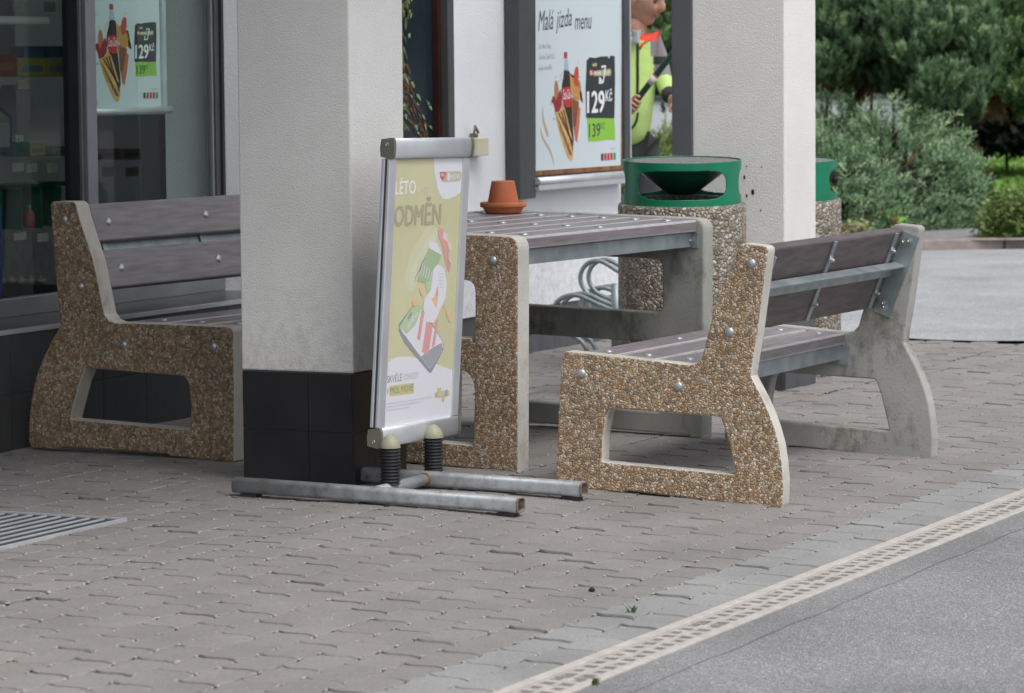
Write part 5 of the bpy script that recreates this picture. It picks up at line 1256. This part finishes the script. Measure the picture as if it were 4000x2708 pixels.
# something pale stands far behind the trees, glimpsed under the pines
fw_ = thing('far_wall', 'pale lavender grey wall glimpsed far off under the pines', 'wall', atD(2960, 300, 44))
q = fw_.location; q.z = 0; fw_.location = q
ang = math.atan2(-_R.y, -_R.x)
MB().box((0, 0, .38), (3.9, .2, .85), .01, Matrix.Rotation(ang, 3, 'Z')).build('wall_face', noisy('lavender_render', (.5, .5, .6), (.62, .62, .72), 2, .8), fw_)
MB().box((0, 0, .83), (4.0, .3, .05), .01, Matrix.Rotation(ang, 3, 'Z')).build('coping', M['frame'], fw_)
# far wood that closes the view
vs, fs, tn = [], [], []; rv.seed(77)
for i in range(26000):
    x = rv.uniform(2200, 4400); y = rv.uniform(-700, 640); D = rv.uniform(50, 58); p = atD(x, y, D)
    if p.z < .3: continue
    a = rdir(); o = a.orthogonal().normalized(); l = rv.uniform(.1, .28); k = len(vs); vs += [p, p+a*l+o*l*.5, p+a*2*l, p+a*l-o*l*.5]; fs.append((k, k+1, k+2, k+3)); tn.append(rv.random()*.6)
wd = leafmesh('woodland', vs, fs, tn, M['pine'], None); wd['kind'] = 'stuff'; wd['label'] = 'dark woodland closing the view behind everything'
def thicket(label, x0, x1, y0, y1, D0, D1, n, mat, seed):
    rv.seed(seed); vs, fs, tn = [], [], []; c0 = atD((x0+x1)/2, 500, D0); c0.z = 0; t = thing('thicket', label, 'thicket', c0)
    b = MB()
    for i in range(6):
        q = atD(x0+(x1-x0)*(i+.5)/6, 400, D1)-c0; b.tube([Vector((q.x, q.y, 0)), Vector((q.x, q.y, 1.6))], [.02, .015], 6)
    b.build('trunks', M['bark'], t)
    for i in range(n):
        p = atD(rv.uniform(x0, x1), rv.uniform(y0, y1), rv.uniform(D0, D1))
        if p.z < .02: continue
        a = rdir(); o = a.orthogonal().normalized(); l = rv.uniform(.04, .11); k = len(vs); q = p-c0; vs += [q, q+a*l+o*l*.5, q+a*2*l, q+a*l-o*l*.5]; fs.append((k, k+1, k+2, k+3)); tn.append(rv.random()**2*.8)
    leafmesh('foliage', vs, fs, tn, mat, t)
thicket('very dark evergreen thicket behind the lawn at the right edge', 3560, 4200, -150, 585, 34.5, 37, 15000, leafmat('dark_leaves', (.004, .007, .004), (.012, .02, .01), (.03, .06, .02)), 5)
thicket('dark thicket filling the background behind the central pines', 3100, 3620, -200, 300, 33, 35, 9000, leafmat('dark_leaves_mid', (.006, .012, .007), (.015, .03, .015), (.04, .08, .03)), 6)
bk2 = MB(); bk2.box((20, -48, 4), (240, 4, 8.5), 0); b2o = bk2.build('wooded_backdrop', noisy('wooded_horizon_block', (.01, .018, .01), (.035, .055, .028), .8, .95, bscale=2, bdist=.5)); b2o['kind'] = 'structure'  # unseen bank added to keep the bright horizon out of the window glass
bk = MB(); cc = atD(3200, 100, 60); bk.box((cc.x, cc.y, 6), (60, 1.5, 12.5), 0, Matrix.Rotation(ang, 3, 'Z')); bkh = bk.build('wooded_backdrop', noisy('dark_wooded_slope', (.008, .016, .008), (.03, .05, .022), .8, .95, bscale=2, bdist=.5)); bkh['kind'] = 'structure'

# ================================================================ the worker
DP = 17.5
def pp_(x, y, dd=0): return atD(x, y, DP+dd)
person = thing('person', 'person in a yellow green and grey high visibility jacket gripping a green pole', 'person', (pp_(2500, 400).x, pp_(2500, 400).y, 0))
PL = Vector(person.location)
def skin(name, chain, mat, sub=2, parent=person):
    """chain: list of (point, radius, parent index or None)"""
    me = bpy.data.meshes.new(name); me.from_pydata([tuple(Vector(c[0])-PL) for c in chain], [(c[2], i) for i, c in enumerate(chain) if c[2] is not None], []); me.update()
    o = bpy.data.objects.new(name, me); COL.objects.link(o)
    m = o.modifiers.new('s', 'SKIN'); m.use_smooth_shade = True
    for i, c in enumerate(chain):
        r_ = c[1] if isinstance(c[1], tuple) else (c[1], c[1]); me.skin_vertices[0].data[i].radius = r_; me.skin_vertices[0].data[i].use_root = (i == 0)
    s = o.modifiers.new('d', 'SUBSURF'); s.levels = sub; s.render_levels = sub
    dg = bpy.context.evaluated_depsgraph_get(); m2 = bpy.data.meshes.new_from_object(o.evaluated_get(dg)); m2.name = name
    bpy.data.objects.remove(o); m2.materials.clear(); m2.materials.append(mat)
    m2.polygons.foreach_set('use_smooth', [True]*len(m2.polygons))
    return link(name, m2, parent)
skinm = noisy('skin', (.46, .22, .15), (.58, .32, .23), 14, .5)
_U = Vector((0, 0, 1)); rgt = Vector((_R.x, _R.y, 0)); awy = Vector((_F.x, _F.y, 0))
pel = pp_(2445, 590, .05); chest = pp_(2462, 290, .0); neck = pp_(2490, 128, 0); hb = pp_(2505, 60, 0)
shR = pp_(2550, 172, .06); shL = pp_(2385, 185, .0); elR = pp_(2584, 292, .02); wrR = pp_(2622, 388, -.18); haR = pp_(2650, 400, -.28)
elL = pp_(2385, 330, -.1); wrL = pp_(2432, 430, -.22); haL = pp_(2462, 412, -.26)
gnd = lambda v: Vector((v.x, v.y, 0))
hipR = pel+rgt*.10; hipL = pel-rgt*.10; knR = Vector((hipR.x, hipR.y, .5))-awy*.04; knL = Vector((hipL.x, hipL.y, .5)); anR = gnd(knR)+_U*.09+awy*.04; anL = gnd(knL)+_U*.09+awy*.02
toR = anR-awy*.17-_U*.055; toL = anL-awy*.17-_U*.055
body = [(pel, (.075, .07), None), (pel.lerp(chest, .45), (.085, .08), 0), (chest, (.11, .10), 1), (neck-_U*.04-rgt*.012, (.066, .066), 2), (neck+_U*.02-rgt*.012, .062, 3), (hb-rgt*.03, .062, 4),
        (shR, .055, 2), (elR, .042, 6), (wrR, .028, 7), (shL, .055, 2), (elL, .042, 9), (wrL, .028, 10), (hipR, .055, 0), (knR, .055, 12), (anR, .038, 13), (toR, .035, 14), (hipL, .055, 0), (knL, .055, 16), (anL, .038, 17), (toL, .035, 18)]
skin('body', body, skinm)
# head
def head():
    bm = bmesh.new(); bmesh.ops.create_icosphere(bm, subdivisions=5, radius=1)
    G = lambda v, c, s: math.exp(-((v-Vector(c)).length_squared)/(s*s))
    for v in bm.verts:
        u = v.co.copy(); x, y, z = u
        sx, sy_, sz = .069, .092, .122
        if z < 0: sx *= 1-.36*(-z)**1.3; y2 = y*(1-.10*(-z))+.10*(-z)*(1 if y > 0 else .4)
        else: y2 = y
        if y < 0 and z < -.2: y2 *= 1-.45*(-z-.2)
        p = Vector((x*sx, y2*sy_, z*sz))
        f = Vector((0, 1, 0))
        p += f*(.027*G(u, (0, .97, -.17), .11) + .016*G(u, (0, .99, -.02), .10) + .010*G(u, (0, .96, .22), .30) + .009*G(u, (0, .86, -.47), .12) - .007*G(u, (0, .80, -.60), .09)
                + .012*G(u, (0, .66, -.80), .20) + .008*G(u, (.45, .85, -.22), .22) + .008*G(u, (-.45, .85, -.22), .22) - .015*G(u, (.34, .93, .05), .17) - .015*G(u, (-.34, .93, .05), .17))
        p.z -= .006*G(u, (0, .97, -.25), .12)
        v.co = p
    for sx in (-1, 1):
        r_ = bmesh.ops.create_uvsphere(bm, u_segments=12, v_segments=8, radius=1)
        for v in r_['verts']: v.co = Vector((sx*.071+v.co.x*.009, -.002+v.co.y*.017, -.008+v.co.z*.031))
    return bm
hd = head(); me = bpy.data.meshes.new('head'); hd.to_mesh(me); hd.free(); me.polygons.foreach_set('use_smooth', [True]*len(me.polygons))
ho = link('head', me, person, [skinm])
face = (rgt*.80-awy*.62-_U*.30).normalized(); lft = _U.cross(face).normalized()*-1; upv = lft.cross(face).normalized()
HM = Matrix((lft, face, upv)).transposed()
hc = pp_(2516, -10, -.02)
HR = HM.to_4x4() @ Matrix.Scale(1.17, 4); HR.translation = hc-PL; ho.matrix_basis = HR
for sx in (-1, 1):
    e_ = MB(); e_.lathe([(0, -.0115), (.008, -.008), (.0115, 0), (.008, .008), (0, .0115)], (sx*.028, .076, .006), 14); e_.build('eye', plain('eye', (.16, .10, .08), .4), ho)
    MB().box((sx*.029, .0865, .022), (.034, .010, .006), .003, Matrix.Rotation(R(-8*sx), 3, 'Y')).build('eyebrow', plain('brow', (.30, .2, .15), .9), ho)
MB().box((0, .087, -.056), (.044, .012, .005), .002).build('mouth', plain('lips', (.22, .06, .05), .5), ho)
hb_ = bmesh.new(); bmesh.ops.create_icosphere(hb_, subdivisions=4, radius=1)
for v in hb_.verts:
    x, y, z = v.co; k = .004*math.sin(x*30)*math.sin(z*25); v.co = Vector((x*(.073+k), y*(.096+k)-.004, z*(.126+k)+.002))
bmesh.ops.delete(hb_, geom=[v for v in hb_.verts if not (v.co.z > .055+.35*v.co.y or (v.co.y < -.035 and v.co.z > -.06))], context='VERTS')
me = bpy.data.meshes.new('hair'); hb_.to_mesh(me); hb_.free(); me.polygons.foreach_set('use_smooth', [True]*len(me.polygons)); link('hair', me, ho, [plain('grey_hair', (.14, .12, .10), .9)])
# jacket, one garment with coloured panels
hi_v = noisy('high_vis_yellow_green', (.40, .58, .15), (.52, .70, .25), 5, .75, bscale=18, bdist=.006); grey = noisy('grey_jacket_cloth', (.19, .17, .19), (.26, .24, .26), 6, .85); blkc = noisy('black_cloth', (.02, .02, .022), (.04, .04, .042), 8, .85); redc = noisy('signal_red_cloth', (.75, .05, .03), (.85, .09, .05), 6, .7)
hem = pp_(2442, 575, .03)
jk = [(hem, (.115, .12), None), (pp_(2444, 470, .0), (.145, .14), 0), (pp_(2450, 360, 0), (.145, .13), 1), (pp_(2460, 250, 0), (.145, .13), 2), (pp_(2480, 165, .01), (.105, .10), 3), (pp_(2489, 122, .01), (.082, .08), 4),
      (shR, .078, 3), (shR.lerp(elR, .5), .066, 6), (elR, .050, 7), (elR.lerp(wrR, .55), .046, 8), (wrR, .043, 9), (shL, .085, 3), (elL, .062, 11), (elL.lerp(wrL, .8), .05, 12)]
J = skin('jacket', jk, hi_v, 5)
for m_ in (grey, blkc, redc): J.data.materials.append(m_)
for p_ in J.data.polygons:
    c = p_.center+PL; rel = (c-neck); sr = rel.dot(rgt); zz = c.z
    dist_cuff = min((c-wrR).length, (c-wrL).length)
    if zz > neck.z-.04 and rel.length < .11 and sr > .012: p_.material_index = 3
    elif dist_cuff < .07: p_.material_index = 2
    elif (sr > .062 or sr < -.12) and zz > elR.z+.09: p_.material_index = 1
    elif sr > .075 and elR.z+.05 < zz <= elR.z+.09: p_.material_index = 2
    elif (c-elR).length < .085 and (c-elR).z > -.02: p_.material_index = 1
# zip
def surf(x, y, off=.004):
    o_ = CAMP-PL; d = ray(x, y).normalized(); ok, h, n, i = J.ray_cast(o_, d); return (h-d*off) if ok else None
def ribbon(name, pts, w, mat):
    q = [surf(x, y) for x, y in pts]; q = [p_ for p_ in q if p_ is not None]
    if len(q) > 1: MB().tube(q, w, 6).build(name, mat, person)
bpy.context.view_layer.update()
ribbon('zip', [(2491+.4*math.sin(i), 165+i*18) for i in range(15)], .007, blkc)
ribbon('collar_trim', [(2540, 152), (2522, 162), (2508, 174), (2500, 190)], .006, redc)
ribbon('piping', [(2463, 505), (2478, 490), (2488, 470), (2492, 440)], .006, blkc)
sh_ = MB(); a = pp_(2490, 118, -.088); 
for k in range(6): 
    t_ = k/5; sh_.tube([pp_(2470+4*t_, 122+42*t_, -.085-.03*t_), pp_(2486+2*t_, 128+40*t_, -.105-.012*t_), pp_(2502-9*t_, 122+38*t_, -.09-.03*t_)], .008, 6)
sh_ = sh_; bmesh.ops.translate(sh_.b, vec=-PL, verts=sh_.b.verts[:]); sh_.build('shirt', noisy('pale_grey_shirt', (.30, .31, .37), (.38, .39, .45), 9, .85), person)
skin('trousers', [(pel+_U*.01, (.105, .10), None), (hipR, .088, 0), (knR, .08, 1), (anR+_U*.04, .062, 2), (hipL, .088, 0), (knL, .08, 4), (anL+_U*.04, .062, 5)], noisy('dark_grey_trousers', (.03, .032, .036), (.06, .062, .066), 6, .9))
for an, to in ((anR, toR), (anL, toL)): skin('shoe', [(an+awy*.04-_U*.035, .045, None), (an-_U*.035-awy*.05, .046, 0), (to-_U*.0, .036, 1)], M['rubber'])
# pole: a thing of its own, held
p0 = pp_(2488, 392, -.30); p1 = pp_(2680, 140, -.40); pd = (p1-p0).normalized(); p00 = p0-pd*.10
pole = thing('pole', 'dark green pole with a white and red band, held slantwise by the worker', 'pole', p00)
MB().tube([Vector((0, 0, 0)), (p1-p00)+pd*.5], .0155, 16).build('tube', noisy('dark_green_tube', (.005, .06, .045), (.01, .09, .065), 5, .4), pole)
s0 = pp_(2544, 320, -.33); s1 = pp_(2558, 302, -.34); u0 = (s0-p00).dot(pd); 
MB().tube([pd*(u0-.012), pd*(u0+.034)], .0175, 16).build('band', plain('white_band', (.6, .55, .55), .5), pole)
MB().tube([pd*(u0+.035), pd*(u0+.042)], .0178, 16).build('band', plain('red_band', (.5, .05, .05), .5), pole)
# hands: palm and five fingers closed on the pole
def hand(ctr, wr, flip, name):
    ax = pd; side = (ctr-wr); side = (side-ax*side.dot(ax)).normalized(); nrm = ax.cross(side)
    ch = [(wr, .028, None), (wr.lerp(ctr, .6)+side*.0, (.026, .034), 0)]
    palm = ctr-side*.018
    ch.append((palm, (.020, .036), 1)); k0_ = 2
    for i in range(4):
        off = (i-1.5)*.021; L_ = (.9, 1.05, 1, .82)[i]; base = palm+ax*off*flip+side*.012+nrm*.012
        kk = len(ch); ch.append((base, .0095, k0_))
        for j, ang_ in enumerate((25, 75, 130, 175)):
            a_ = R(ang_); r_ = .026; q_ = ctr+ax*(off*flip)+ (nrm*math.cos(a_-R(10))+side*math.sin(a_-R(10)))*r_*L_
            ch.append((q_, (.0092, .0088, .0082, .0072)[j], kk)); kk = len(ch)-1
    kk = len(ch); ch.append((palm+ax*.030*flip-nrm*.010, .011, k0_)); ch.append((ctr+ax*.048*flip-nrm*.016, .0095, kk)); ch.append((ctr+ax*.058*flip-nrm*.006+side*.02, .008, kk+1))
    return skin(name, ch, skinm, 2)
hl = p00+pd*.07
hand(hl, wrL, 1, 'hand')
hand(p00+pd*((pp_(2652, 175, -.4)-p00).dot(pd)) if False else haR, wrR, -1, 'hand')
